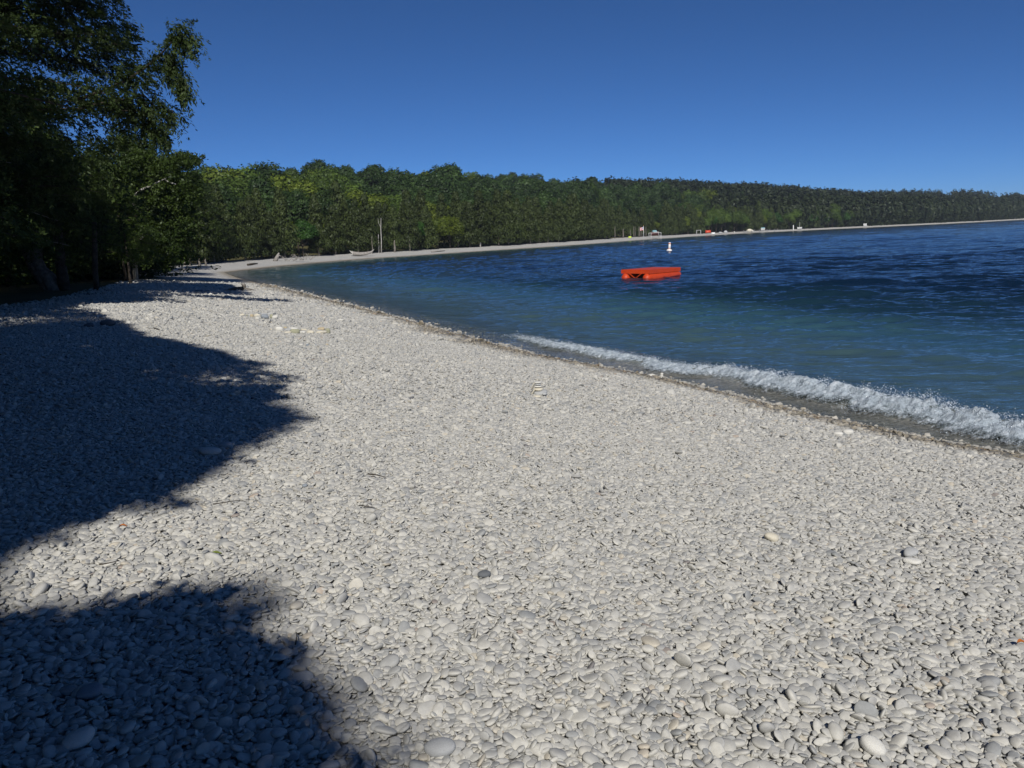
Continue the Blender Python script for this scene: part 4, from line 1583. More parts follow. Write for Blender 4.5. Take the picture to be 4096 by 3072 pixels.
raft = empty("swim_raft", (pA[0], pA[1], 0.0), 0)
ux = np.array([math.cos(ang), math.sin(ang)]); 
# raft axes: local +x = long direction away to the right, local +y = across to the left
raft.rotation_euler = (R(0.5), R(0.8), ang)
raft.scale = (1, 1, 0.90)
hP, hD = 0.34, 0.62


def pontoon(y0):
    mb = MB()
    n = 16
    w = 0.54
    prof = []
    for k in range(n):
        a = 2 * math.pi * k / n
        prof.append((y0 + w / 2 + math.cos(a) * w / 2, 0.08 + math.sin(a) * 0.31))
    xs = [-0.22, -0.05, 0.1, LEN - 0.1, LEN + 0.05, LEN + 0.22]
    sc_ = [0.55, 0.9, 1, 1, 0.9, 0.55]
    V = []
    for x, s in zip(xs, sc_):
        for (py, pz) in prof:
            V.append((x, y0 + w / 2 + (py - y0 - w / 2) * s, 0.08 + (pz - 0.08) * s - (1 - s) * 0.12))
    F = []
    for i_ in range(len(xs) - 1):
        for k in range(n):
            k2 = (k + 1) % n
            F.append((i_ * n + k, i_ * n + k2, (i_ + 1) * n + k2, (i_ + 1) * n + k))
    F.append(tuple(range(n))[::-1]); F.append(tuple(range((len(xs) - 1) * n, len(xs) * n)))
    mb.add(V, F)
    return mb


pontoon(-0.10).build("pontoon", M_or, raft, True)
pontoon(WID - 0.52).build("pontoon", M_or, raft, True)
mb = MB()
for k in range(13):      # planked deck
    xx = LEN / 13 * (k + 0.5)
    mb.box((xx, WID / 2, 0.585), (LEN / 13 - 0.012, WID, 0.04))
mb.build("deck", M_or, raft)
for nm, args in (("skirt", ((LEN / 2, -0.015, 0.47), (LEN, 0.03, 0.26))), ("skirt", ((LEN / 2, WID + 0.015, 0.47), (LEN, 0.03, 0.26))),
                 ("skirt", ((-0.018, WID / 2, 0.47), (0.03, WID + 0.06, 0.24))), ("skirt", ((LEN + 0.018, WID / 2, 0.47), (0.03, WID + 0.06, 0.24)))):
    mb = MB(); mb.box(*args); mb.build(nm, M_or, raft)
mb = MB()
mb.tube([(-0.02, 0.50, 0.36), (-0.02, 0.92, 0.03)], [0.03, 0.03], 6)
mb.tube([(-0.02, 1.34, 0.36), (-0.02, 0.92, 0.03)], [0.03, 0.03], 6)
mb.build("brace", M_or, raft)
mb = MB(); mb.box((0.9, WID / 2, 0.2), (0.06, WID - 1.1, 0.5)); mb.build("crossbeam", M_dk, raft)
tag(raft, "bright orange square swim raft on two pontoons floating in the bay", "raft")

# ------------------------------------------------------------------ buoy
M_wp = simple_mat("white_paint", (0.74, 0.74, 0.72), (0.82, 0.82, 0.80), 6, 0.45, 0.1)
M_rd = simple_mat("red_orange_band", (0.62, 0.12, 0.03), (0.70, 0.15, 0.04), 6, 0.45, 0.1)
pb = unproj(2677 / 4, 1003 / 4, 0.0)
print("buoy", pb)
by_ = empty("marker_buoy", (pb[0], pb[1], -0.02)); by_.rotation_euler = (R(-3), R(4), 0)
mb = MB(); mb.lathe([(0.16, 0.22), (0.155, 0.6), (0.15, 0.98)]); mb.build("body", M_wp, by_, True)
mb = MB(); mb.lathe([(0.20, -0.3), (0.35, -0.05), (0.37, 0.05), (0.33, 0.16), (0.17, 0.24)]); mb.build("float_collar", M_wp, by_, True)
mb = MB(); mb.lathe([(0.165, 0.90), (0.165, 0.97), (0.165, 1.0)]); mb.build("band", M_rd, by_, True)
mb = MB(); mb.lathe([(0.15, 1.0), (0.155, 1.08), (0.10, 1.13)]); mb.build("cap", M_wp, by_, True)
mb = MB(); mb.lathe([(0.172, 0.24), (0.172, 0.30)]); mb.build("band", M_rd, by_, True)
tag(by_, "white upright marker buoy with red bands floating beyond the orange raft", "buoy")

# ------------------------------------------------------------------ individual stones
STONE = {}


def smat(key, c):
    if key not in STONE:
        STONE[key] = simple_mat("stone_" + key, tuple(v * 0.85 for v in c), tuple(min(1, v * 1.12) for v in c), 10, 0.75, 0.35, 40, 0.01, 0.25)
    return STONE[key]


PAL = {"white": (0.66, 0.65, 0.60), "grey": (0.42, 0.43, 0.43), "tan": (0.50, 0.42, 0.28), "cream": (0.62, 0.58, 0.47), "dark": (0.14, 0.15, 0.16), "slate": (0.26, 0.29, 0.32),
       "green": (0.34, 0.34, 0.24), "char": (0.10, 0.10, 0.10), "brown": (0.33, 0.24, 0.15)}


def stone(name, label, p, dims, rot, color, seed, group=None, ex=2.7, lump=0.09, sub=3):
    me = stone_mesh(name, seed, sub, smat(color, PAL[color]), ex, lump)
    o = obj(name, me)
    o.location = tuple(p)
    o.scale = (dims[0] / 2, dims[1] / 2, dims[2] / 2)
    o.rotation_euler = tuple(R(a) for a in rot)
    tag(o, label, "stone", group)
    return o


# the cairn (4096 px readings; zoom factor 7.373 from region origin 2000,1450)
cb = G4(2000 + 1160 / 7.373, 1450 + 985 / 7.373)
cd = cb[1]
mpp = cd / FOC / 4 / cp * 1.0      # metres per 4096-photo pixel there
Z7 = 7.373


def cpos(zx, zy, dy=0.0):
    return at_dist((2000 + zx / Z7) / 4, (1450 + zy / Z7) / 4, cd + dy)


m_ = cd * 1.02 / FOC / 4 / Z7
print("cairn dist", cd, "px of zoom in m", m_)
for zx, zy, w, h, dpt, rot, colr, lab in (
        (1180, 890, 390, 150, 0.17, (4, -6, 10), "grey", "wide grey base stone at the bottom of the cairn"),
        (1130, 782, 270, 92, 0.13, (0, 0, -8), "cream", "thick cream stone second from the bottom of the cairn"),
        (1115, 702, 235, 56, 0.11, (0, 2, 15), "white", "thin white stone in the middle of the cairn"),
        (1112, 640, 205, 56, 0.10, (0, 0, 0), "grey", "grey stone second from the top of the cairn"),
        (1110, 582, 215, 52, 0.09, (0, 0, 0), "white", "flat white capstone on top of the cairn")):
    stone("cairn_stone", lab, cpos(zx, zy, 0.02), (w * m_, dpt, h * m_), rot, colr, int(zx + zy), None, 3.0)
for zx, zy, w, h, rot, colr, lab in (
        (975, 700, 60, 255, (8, 22, -20), "cream", "tall flat slab leaning against the left side of the cairn"),
        (970, 885, 70, 220, (8, 30, -15), "cream", "lower slab leaning at the left foot of the cairn"),
        (830, 915, 60, 205, (10, -52, 10), "grey", "tilted grey slab left of the cairn's foot"),
        (785, 970, 50, 190, (10, -60, 0), "cream", "tilted cream slab outside the grey one by the cairn"),
        (690, 990, 45, 165, (5, -68, 0), "white", "outermost flat slab leaning left of the cairn")):
    stone("cairn_slab", lab, cpos(zx, zy, -0.03), (w * m_ * 0.8, 0.10, h * m_), rot, colr, int(zx * 2 + zy), None, 3.2)
stone("cairn_stone", "small round grey stone at the right foot of the cairn", cpos(1290, 915, -0.05), (150 * m_, 0.09, 90 * m_), (0, -8, 20), "grey", 71)
stone("cairn_stone", "small cream stone in front of the cairn's base", cpos(1060, 1000, -0.10), (170 * m_, 0.08, 75 * m_), (0, 5, 0), "cream", 72)
stone("cairn_stone", "tiny stone at the right of the cairn's upper layers", cpos(1290, 612, 0.25), (100 * m_, 0.06, 45 * m_), (0, 0, 0), "white", 73)


def gstone(px, py, w4, hz4, label, color, group=None, rot=(0, 0, 0), flat=0.45, seed=None, name="stone", ex=2.6, lump=0.09, dratio=0.75, sink=0.25):
    """stone whose centre bottom sits under 4096-photo pixel (px,py), w4 wide in photo pixels, hz4 high"""
    p = G4(px, py)
    m1 = math.hypot(p[1], CAMZ - p[2]) / FOC / 4
    w = w4 * m1
    h = max(hz4 * m1 * (1.35 if ex >= 3.0 else 0.95), w * 0.16)
    p = p + np.array([0, 0, h * (0.5 - sink) + 0.012])
    return stone(name, label, p, (w, w * dratio, h), rot, color, seed or int(px + py), group, ex, lump)


gstone(845, 1822, 100, 32, "big smooth pale oval stone at the edge of the tree shade", "white", rot=(0, 3, -8), ex=2.4, sink=0.1, dratio=0.6)
gstone(905, 1790, 60, 22, "grey flat stone just behind the big pale oval stone", "grey", rot=(0, 0, 20))
gstone(800, 1810, 40, 20, "small dull stone touching the left end of the big pale oval stone", "grey")
gstone(1220, 1952, 22, 14, "small dark slate-blue pebble alone on pale pebbles", "slate")
gstone(1937, 2316, 56, 26, "dark mottled grey stone with a black shadow on pale pebbles", "dark", rot=(4, 0, 10), sink=0.05)
gstone(1990, 2325, 50, 16, "pale flat stone touching the right of the dark mottled stone", "white", rot=(0, -8, 5))
gstone(3085, 2168, 62, 34, "tan rounded stone larger than its neighbours, right of centre", "cream", rot=(5, 14, -20), sink=0.1)
gstone(3640, 2232, 60, 28, "pale stone propped on others with a black hollow at its left", "grey", rot=(8, -12, 20), sink=-0.15)
gstone(3650, 2262, 70, 22, "flat stone under the propped pale stone on the right", "white", rot=(0, 5, 0), sink=0.0)
gstone(3392, 1742, 48, 24, "large white stone beside the wet strip at the water's edge", "white", rot=(0, 0, 30), sink=0.1)
gstone(3352, 1745, 36, 18, "smaller white stone left of the large one near the water's edge", "white", rot=(0, 0, -30), sink=0.1)
gstone(320, 2985, 120, 62, "largest pale oval stone in the bottom left shade", "white", rot=(8, -14, 30), sink=0.2, dratio=0.7)
gstone(365, 2790, 92, 40, "flat slate grey stone above the largest oval stone in the shade", "slate", rot=(10, -5, 20), sink=0.2)
gstone(1755, 3010, 110, 50, "large grey flat stone at the bottom edge left of centre", "grey", rot=(5, 3, 0), sink=0.3)
gstone(3490, 3020, 90, 55, "large pale egg-like stone near the bottom right", "white", rot=(10, 20, -30), sink=0.1)
gstone(2150, 1592, 0.1 + 30, 12, "pinkish flat stone on the pebbles right of the cairn", "cream")
gstone(2605, 1507, 30, 12, "flat pale stone beside the tiny pebble stack at the water's edge", "white")
for k, (yy, ww) in enumerate(((1512, 17), (1507, 14), (1502, 11))):
    o = gstone(2647, 1513, ww, 6, ("bottom", "middle", "top")[k] + " stone of the tiny pebble stack at the water's edge", "white", seed=900 + k)
    o.location.z += k * 0.035
    o.scale.z = 0.02
# stone row with tan and cream boulders
row_ = ((955, 538, 140, 66, "white", "square-cut white stone at the left end of the stone row"), (1070, 502, 70, 24, "tan", "small tan stone at the back left of the stone row"),
        (1115, 545, 110, 40, "grey", "grey flat stone second in the back of the stone row"), (1120, 590, 130, 30, "cream", "low cream slab in the front left of the stone row"),
        (1245, 578, 150, 62, "green", "round greenish boulder in the middle of the stone row"), (1375, 582, 110, 26, "white", "thin white slab right of the greenish boulder"),
        (1430, 540, 160, 24, "cream", "long thin slab at the back middle of the stone row"), (1515, 585, 150, 44, "cream", "cream stone with dark shadow right of the middle of the row"),
        (1700, 590, 200, 46, "cream", "long cream slab at the front right of the stone row"), (1705, 535, 140, 48, "tan", "orange-tan stone on the long slab at the right end"),
        (1825, 575, 90, 76, "green", "upright olive stone closing the right end of the stone row"), (1210, 520, 150, 34, "white", "white slab at the back of the stone row"))
for k, (zx, zy, w, h, c, lab) in enumerate(row_):
    gstone(900 + zx / 4.424, 1200 + (zy + h * 0.35) / 4.424, w / 4.424, h / 4.424, lab, c, None, (rm.uniform(-6, 6), rm.uniform(-6, 6), rm.uniform(-25, 25)), seed=600 + k, ex=3.2, dratio=0.55, sink=0.08)
ring_ = ((305, 275, 95, 26, "cream", "flat cream stone at the left end of the fire ring"), (385, 282, 55, 16, "green", "small olive stone second from the left of the fire ring"),
         (478, 300, 60, 42, "tan", "orange-tan stone of the fire ring"), (570, 295, 110, 48, "cream", "large cream stone beside the orange-tan one"),
         (575, 340, 80, 26, "white", "white stone at the front left of the fire ring"), (615, 250, 70, 22, "slate", "dark slab at the back of the fire ring"),
         (700, 268, 120, 30, "grey", "grey slab at the back middle of the fire ring"), (705, 318, 140, 58, "slate", "blue-grey rounded stone in the middle of the fire ring"),
         (790, 275, 70, 50, "grey", "tilted grey slab at the back right of the fire ring"), (825, 308, 60, 56, "green", "tilted olive slab propped in the fire ring"),
         (885, 262, 60, 34, "dark", "dark stone at the far right of the fire ring"), (885, 318, 100, 40, "white", "pointed white stone at the right end of the fire ring"),
         (680, 378, 40, 18, "dark", "small dark stone in front of the fire ring"), (805, 350, 40, 20, "green", "small olive stone in front right of the fire ring"))
for k, (zx, zy, w, h, c, lab) in enumerate(ring_):
    gstone(900 + zx / 4.424, 1200 + (zy + h * 0.35) / 4.424, w / 4.424, h / 4.424, lab, c, None, (rm.uniform(-12, 12), rm.uniform(-14, 14), rm.uniform(-30, 30)), seed=640 + k, ex=3.0, dratio=0.6, sink=0.05)
for k, (zx, zy, w, h, c, lab) in enumerate(((1345, 800, 80, 30, "white", "white stone at the left of the short line below the stone row"), (1460, 808, 60, 44, "slate", "round blue-grey stone in the line below the stone row"),
                                             (1610, 805, 40, 34, "slate", "smaller slate stone right of the round blue-grey one"), (1800, 800, 50, 30, "tan", "tan stone near the right of the line below the row"),
                                             (1870, 800, 60, 30, "white", "white stone at the right end of the line below the row"), (1550, 318, 120, 22, "grey", "thin grey slab on the open pebbles right of the fire ring"),
                                             (2045, 362, 110, 30, "white", "white block on the pebbles near the wet strip"), (1240, 755, 50, 24, "white", "small white stone left of the line below the row"))):
    gstone(900 + zx / 4.424, 1200 + (zy + h * 0.35) / 4.424, w / 4.424, h / 4.424, lab, c, seed=670 + k, ex=2.8, sink=0.08)


# ------------------------------------------------------------------ driftwood
def log_thing(name, label, px_pts, radii, mat=drift_mat, lift=0.0, cat="driftwood", extra=None):
    pts = [G4(x, y) for x, y in px_pts]
    loc = pts[0].copy()
    t = empty(name, tuple(loc))
    P = []
    for k, p in enumerate(pts):
        q = p - loc; q[2] += radii[k] * 0.8 + lift
        P.append(tuple(q))
    mb = MB(); mb.tube(P, radii, 9, True, 0.25)
    mb.build("log", mat, t, True)
    tag(t, label, cat)
    return t, loc


# upright stump with a log lying left of it (750,1080 zoom 6.32)
def z6(x, y):
    return (750 + x / 6.32, 1080 + y / 6.32)


sb = G4(*z6(1420, 520))
st = empty("driftwood_stump", tuple(sb))
tp = at_dist(z6(1412, 350)[0] / 4, z6(1412, 350)[1] / 4, sb[1]) - sb
mb = MB(); mb.tube([(0, 0, -0.1), (0.01, 0, tp[2] * 0.3), (tp[0] + 0.03, 0, tp[2] * 0.65), (tp[0], 0, tp[2] * 0.82)], [0.17, 0.12, 0.10, 0.11], 9, True, 0.35)
mb.build("stem", bark_grey, st, True)
mb = MB(); mb.tube([(tp[0] - 0.08, 0, tp[2] * 0.8), (tp[0] - 0.02, 0, tp[2] * 0.93), (tp[0] + 0.06, 0, tp[2])], [0.06, 0.10, 0.07], 8, True, 0.4)
mb.build("knob", drift_mat, st, True)
mb = MB()
for a in (0.3, 2.7, 3.6, 5.6):
    mb.tube([(0, 0, 0.12), (math.cos(a) * 0.25, math.sin(a) * 0.2, 0.06), (math.cos(a) * 0.62, math.sin(a) * 0.4, -0.02)], [0.08, 0.06, 0.02], 6, True, 0.3)
mb.build("root", bark_grey, st, True)
tag(st, "upright grey driftwood stump standing on the open pebbles", "driftwood")
log_thing("driftwood_log", "dark log lying left of the upright stump", [z6(1390, 535), z6(1280, 530), z6(1180, 528), z6(1060, 535), z6(930, 540)], [0.13, 0.12, 0.10, 0.07, 0.03], bark_dark)
for k, (x, y, w, h, c, lab) in enumerate(((1120, 510, 110, 60, "brown", "brownish rock behind the log by the upright stump"), (950, 510, 70, 44, "grey", "grey rock at the left end of the log by the upright stump"),
                                           (500, 555, 150, 50, "dark", "dark rock left of the stump in the tip of the tree shadow"), (280, 545, 180, 50, "dark", "dark rock furthest left of the upright stump"),
                                           (1320, 530, 60, 50, "dark", "dark lump right against the upright stump"))):
    gstone(*z6(x, y + h * 0.2), w / 6.32, h / 6.32, lab, c, seed=700 + k, ex=2.4, lump=0.16, sink=0.1)


def z2(x, y):
    return (600 + x / 2.212, 560 + y / 2.212)


log_thing("driftwood_log", "low grey driftwood lying at the end of the shaded beach", [z2(250, 1150), z2(310, 1152), z2(350, 1146), z2(400, 1135)], [0.08, 0.10, 0.09, 0.04])
log_thing("driftwood_log", "thin dark stick on pebbles below the low grey driftwood", [z2(330, 1172), z2(430, 1186)], [0.04, 0.02], bark_dark)
gstone(360, 1310, 36, 18, "dark humped rock in the shade by the beach's left side", "dark", ex=2.2, lump=0.2, sink=0.05)
gstone(440, 1305, 52, 28, "pointed dark rock right of the humped rock in the shade", "dark", ex=2.2, lump=0.22, sink=0.05)


def far_thing_base(px4, off=5.0):
    return far_inland(px4, off)


# leaning pale stump and brush near the bend
p = far_thing_base(1095, 5.5)
s_ = p[1] / FOC / 4
t = empty("driftwood_stump", tuple(p))
mb = MB(); mb.tube([(0, 0, -0.1), (12 * s_, 0, 16 * s_), (20 * s_, 0, 31 * s_)], [0.33, 0.26, 0.10], 8, True, 0.2); mb.tube([(14 * s_, 0, 22 * s_), (25 * s_, 0, 19 * s_)], [0.12, 0.05], 6)
mb.build("stem", drift_mat, t, True)
tag(t, "leaning pale stump against the dark tree gap at the bend of the beach", "driftwood")
p = far_thing_base(1130, 4.5)
t = empty("brush_pile", tuple(p)); mb = MB()
for k in range(26):
    a = rm.uniform(0, 6.28); l = rm.uniform(0.5, 2.2)
    x0_ = rm.uniform(0, 4.0)
    mb.tube([(x0_, rm.uniform(-0.5, 0.5), 0.05), (x0_ + math.cos(a) * l, math.sin(a) * l * 0.4, rm.uniform(0.3, 1.1))], [0.05, 0.015], 5)
mb.build("branches", drift_mat, t)
tag(t, "tangled grey brush pile right of the leaning pale stump", "driftwood")
# long log (canoe-like) further along the far beach
p = far_thing_base(1410, 4.6)
s_ = p[1] / FOC / 4
t = empty("driftwood_log", tuple(p))
mb = MB(); mb.tube([(0, 0, 0.45), (25 * s_, 0.2, 0.30), (50 * s_, 0.4, 0.35), (72 * s_, 0.6, 0.55), (82 * s_, 0.7, 1.0)], [0.38, 0.33, 0.27, 0.18, 0.06], 9, True, 0.2)
mb.build("log", drift_mat, t, True)
mb = MB()
for k in range(7):
    mb.tube([(0.1, 0, 0.45), (-0.5 + 0.1 * k, rm.uniform(-0.5, 0.5), rm.uniform(0.0, 1.1))], [0.14, 0.04], 5, True, 0.2)
mb.build("roots", bark_white, t)
tag(t, "long pale driftwood log curving up at its right end on the far beach", "driftwood")
for px4, px5, lab in ((985, 1025, "dark low driftwood at the edge of the trees near the beach bend"), (1725, 1780, "thin grey log lying low on the far beach below the cedars")):
    a = far_thing_base(px4, 3.0); b = far_thing_base(px5, 3.2)
    t = empty("driftwood_log", tuple(a)); mb = MB()
    mb.tube([(0, 0, 0.12), tuple((b - a) / 2 + np.array([0, 0, 0.14])), tuple(b - a + np.array([0, 0, 0.12]))], [0.14, 0.13, 0.06], 7, True, 0.2)
    mb.build("log", drift_mat if px4 > 1500 else bark_dark, t, True)
    tag(t, lab, "driftwood")


# twigs on the near pebbles
def twig(label, pts4, r=0.0035, mat=bark_dark):
    P = [G4(x, y) + np.array([0, 0, 0.035]) for x, y in pts4]
    loc = P[0].copy()
    mb = MB(); mb.tube([tuple(p - loc) for p in P], list(np.linspace(r, r * 0.5, len(P))), 5)
    o = mb.build("twig", mat, None, True, tuple(loc))
    tag(o, label, "twig")


twig("thin brown twig on the pebbles left of centre", [(1472, 1914), (1505, 1918), (1545, 1928)], 0.006)
twig("long thin twig lying in front of the oval stone", [(855, 2038), (890, 2032), (930, 2026), (965, 2022)], 0.004)
twig("thin twig on the pebbles above the bottom left shade", [(400, 2285), (440, 2278), (480, 2268)], 0.004)
twig("short dark twig below the long thin twig", [(1440, 2042), (1470, 2048), (1500, 2052)], 0.004)
twig("upright bent twig at the right edge of the bottom shade", [(1185, 2610), (1190, 2580), (1188, 2560)], 0.003)
twig("thin twig on pebbles in the lower left shade", [(545, 2504), (570, 2502), (602, 2506)], 0.003)
twig("dark stick half in the shade by the far tree shadow", [(615, 1318), (630, 1322), (640, 1326)], 0.012)
M_leafo = simple_mat("fallen_leaf_orange", (0.35, 0.10, 0.02), (0.5, 0.18, 0.03), 30, 0.6, 0.1)
M_leafg = simple_mat("fallen_leaf_green", (0.12, 0.16, 0.03), (0.2, 0.22, 0.05), 30, 0.6, 0.1)


def leaf(label, px, py, mat, L0=0.055, rz=0.4):
    p = G4(px, py) + np.array([0, 0, 0.04])
    V = []; F = []
    n = 7
    for i in range(n):
        t = i / (n - 1)
        w = math.sin(math.pi * t) ** 0.8 * 0.38
        for s in (-1, 0, 1):
            V.append((L0 * (t - 0.5), s * w * L0 * 0.5, abs(s) * 0.008 + 0.006 * math.sin(t * 4)))
    for i in range(n - 1):
        for s in range(2):
            a = i * 3 + s
            F.append((a, a + 3, a + 4, a + 1))
    mb = MB(); mb.add(V, F)
    o = mb.build("fallen_leaf", mat, None, True, tuple(p))
    o.rotation_euler = (0.2, 0.1, rz)
    tag(o, label, "leaf")


leaf("orange fallen leaf on the pebbles at the right edge", 4080, 2606, M_leafo)
leaf("olive green fallen leaf on the pebbles above the bottom shade", 868, 2245, M_leafg)
leaf("reddish fallen leaf in the partly shaded pebbles at the left", 497, 2132, M_leafo, 0.04)

# ------------------------------------------------------------------ things on the far beach
M_grey = simple_mat("weathered_grey", (0.30, 0.30, 0.30), (0.45, 0.45, 0.44), 6, 0.8, 0.2)
M_red = simple_mat("canoe_red", (0.52, 0.05, 0.02), (0.60, 0.08, 0.03), 4, 0.45, 0.1)
M_brown = simple_mat("hull_brown", (0.10, 0.03, 0.025), (0.16, 0.05, 0.04), 4, 0.4, 0.1)
M_lime = simple_mat("kayak_lime", (0.45, 0.60, 0.05), (0.55, 0.70, 0.08), 4, 0.4, 0.1)
M_yel = simple_mat("yellow_plastic", (0.75, 0.38, 0.02), (0.85, 0.45, 0.03), 4, 0.5, 0.1)
M_teal = simple_mat("teal_cover", (0.15, 0.30, 0.33), (0.22, 0.38, 0.40), 4, 0.6, 0.1)
M_blue = simple_mat("flag_blue", (0.03, 0.05, 0.22), (0.04, 0.06, 0.26), 4, 0.7, 0)
M_fr = simple_mat("flag_red", (0.5, 0.03, 0.04), (0.6, 0.04, 0.05), 4, 0.7, 0)
M_fw = simple_mat("flag_white", (0.75, 0.75, 0.75), (0.8, 0.8, 0.8), 4, 0.7, 0)

# flagpole and flag
p = far_thing_base(2575, 9.0)
s4 = p[1] / FOC / 4
t = empty("flagpole", tuple(p))
Hp = 42 * s4
mb = MB(); mb.tube([(0, 0, -0.2), (-0.02, 0, Hp)], [0.09, 0.05], 8); mb.build("pole", M_fw, t, True)
mb = MB(); mb.lathe([(0.02, 0), (0.10, 0.05), (0.10, 0.12), (0.02, 0.18)], (-0.02, 0, Hp), 10); mb.build("finial", M_yel, t, True)
tag(t, "white flagpole standing among bare trunks behind the far beach", "flagpole")
fl = empty("national_flag", (p[0], p[1], p[2]))
fw, fh = 14 * s4, 12 * s4


def flag_strip(z0, z1, x0, x1, mat, nm, yo=0.0):
    V = []; F = []; n = 14
    for i in range(n + 1):
        x = x0 + (x1 - x0) * i / n
        yy = 0.10 * math.sin(x * 3.0) + yo
        sag = -0.33 * x
        for zz in (z0, z1):
            for off in (-0.008, 0.008):
                V.append((-x - 0.06, yy + off, Hp - 0.35 - zz + sag * 0.6))
    for i in range(n):
        a = i * 4
        F += [(a, a + 4, a + 6, a + 2), (a + 1, a + 3, a + 7, a + 5), (a, a + 1, a + 5, a + 4), (a + 2, a + 6, a + 7, a + 3)]
    F += [(0, 2, 3, 1), (n * 4, n * 4 + 1, n * 4 + 3, n * 4 + 2)]
    mb = MB(); mb.add(V, F); return mb.build(nm, mat, fl)


for k in range(13):
    x0 = fw * 0.4 if k < 7 else 0
    flag_strip(fh * k / 13, fh * (k + 1) / 13, x0, fw, M_fr if k % 2 == 0 else M_fw, "stripe")
flag_strip(0, fh * 7 / 13, 0, fw * 0.4, M_blue, "canton")
mb = MB()
for r_i in range(9):
    for c_i in range(6 if r_i % 2 == 0 else 5):
        xx = fw * 0.4 * ((c_i + (0.5 if r_i % 2 == 0 else 1.0)) / 6); zz = fh * 7 / 13 * (r_i + 0.5) / 9
        mb.box((-xx - 0.06, 0.10 * math.sin(xx * 3.0) - 0.014, Hp - 0.35 - zz - 0.33 * xx * 0.6), (0.05, 0.006, 0.05))
mb.build("stars", M_fw, fl)
tag(fl, "national flag with red and white stripes and blue corner flying from the pole", "flag")


def hull(L_, Wd, Ht, n=14, keel=0.0, rise=0.35):
    V = []; F = []
    m = 9
    for i in range(n + 1):
        t = i / n
        x = (t - 0.5) * L_
        w = Wd / 2 * max(0.02, math.sin(math.pi * t) ** 0.55)
        zt = Ht * (1 + rise * (2 * t - 1) ** 4)
        for j in range(m):
            a = math.pi * j / (m - 1)
            V.append((x, -math.cos(a) * w, zt - math.sin(a) ** 0.8 * (zt - keel * abs(2 * t - 1) ** 3 * Ht)))
    for i in range(n):
        for j in range(m - 1):
            a = i * m + j
            F.append((a, a + 1, a + m + 1, a + m))
    mb = MB(); mb.add(V, F)
    return mb


def flip_hull(L_, Wd, Ht):
    mb = hull(L_, Wd, Ht)
    mb.v = [(x, y, Ht * 1.35 - z) for x, y, z in mb.v]
    mb.f = [tuple(reversed(q)) for q in mb.f]
    return mb


# motor boat on a lift
p = far_thing_base(2620, 1.2); p[2] = max(p[2], 0.1)
s4 = p[1] / FOC / 4
bt_ = empty("motor_boat", (p[0], p[1], p[2] + 1.0), 0.12)
hull(30 * s4, 2.1, 1.05).build("hull", M_brown, bt_, True)
mb = MB(); mb.box((0.3, 0, 1.08), (20 * s4, 1.7, 0.10)); mb.build("deck", M_wp, bt_)
mb = MB()
mb.add([(-1.0, -0.7, 1.13), (0.6, -0.7, 1.13), (0.3, -0.6, 1.75), (-0.6, -0.6, 1.75), (-1.0, 0.7, 1.13), (0.6, 0.7, 1.13), (0.3, 0.6, 1.75), (-0.6, 0.6, 1.75)],
       [(0, 1, 2, 3), (4, 7, 6, 5), (0, 3, 7, 4), (1, 5, 6, 2), (3, 2, 6, 7)]); mb.build("windshield", M_teal, bt_)
tag(bt_, "brown-hulled motor boat with white deck raised on a lift at the far shore", "boat")
lf = empty("boat_lift", tuple(p), 0.12); mb = MB()
for sx in (-1, 1):
    for sy in (-1, 1):
        mb.tube([(sx * 1.7, sy * 1.25, -0.5), (sx * 1.7, sy * 1.25, 1.9)], [0.06, 0.06], 6)
mb.build("posts", M_wp, lf)
mb = MB()
for sx in (-1, 1):
    mb.box((sx * 1.7, 0, 0.93), (0.12, 2.5, 0.12))
for sy in (-1, 1):
    mb.box((0, sy * 1.25, 1.85), (3.5, 0.08, 0.08))
mb.build("frame", M_wp, lf)
tag(lf, "white metal lift holding the motor boat over the water", "boat lift")

p = far_thing_base(2520, 5.5); s4 = p[1] / FOC / 4
k_ = empty("kayak", tuple(p), 0.1); flip_hull(12 * s4, 0.75, 0.5).build("hull", M_lime, k_, True)
tag(k_, "lime green kayak lying upturned on the far beach left of the boat lift", "kayak")
p = far_thing_base(2832, 5.0); s4 = p[1] / FOC / 4
k_ = empty("canoe", (p[0], p[1], p[2] + 0.3), 0.15); flip_hull(22 * s4, 1.4, 0.9).build("hull", M_red, k_, True)
mb = MB(); mb.box((-2.2, 0, -0.15), (0.15, 1.2, 0.3)); mb.box((2.2, 0, -0.15), (0.15, 1.2, 0.3)); mb.build("support", M_grey, k_)
tag(k_, "red upturned canoe resting at the back of the far beach", "canoe")
k_ = empty("dinghy", (p[0] + 1.6, p[1] - 2.0, hz(p[0] + 1.6, p[1] - 2.0) + 0.02), 0.2); flip_hull(15 * s4, 1.2, 0.6).build("hull", M_wp, k_, True)
tag(k_, "small white dinghy upturned in front of the red canoe", "boat")
# rack
p = far_thing_base(2786, 6.0); s4 = p[1] / FOC / 4
k_ = empty("wooden_rack", tuple(p)); mb = MB(); w_ = 16 * s4
for sx in (0, 1):
    mb.box((sx * w_, 0, 0.8), (0.22, 0.22, 1.8))
mb.build("posts", M_grey, k_)
mb = MB(); mb.box((w_ / 2, 0.0, 1.62), (w_ + 0.2, 0.16, 0.16)); mb.build("rail", M_grey, k_)
tag(k_, "pale grey wooden rack with two posts left of the red canoe", "rack")
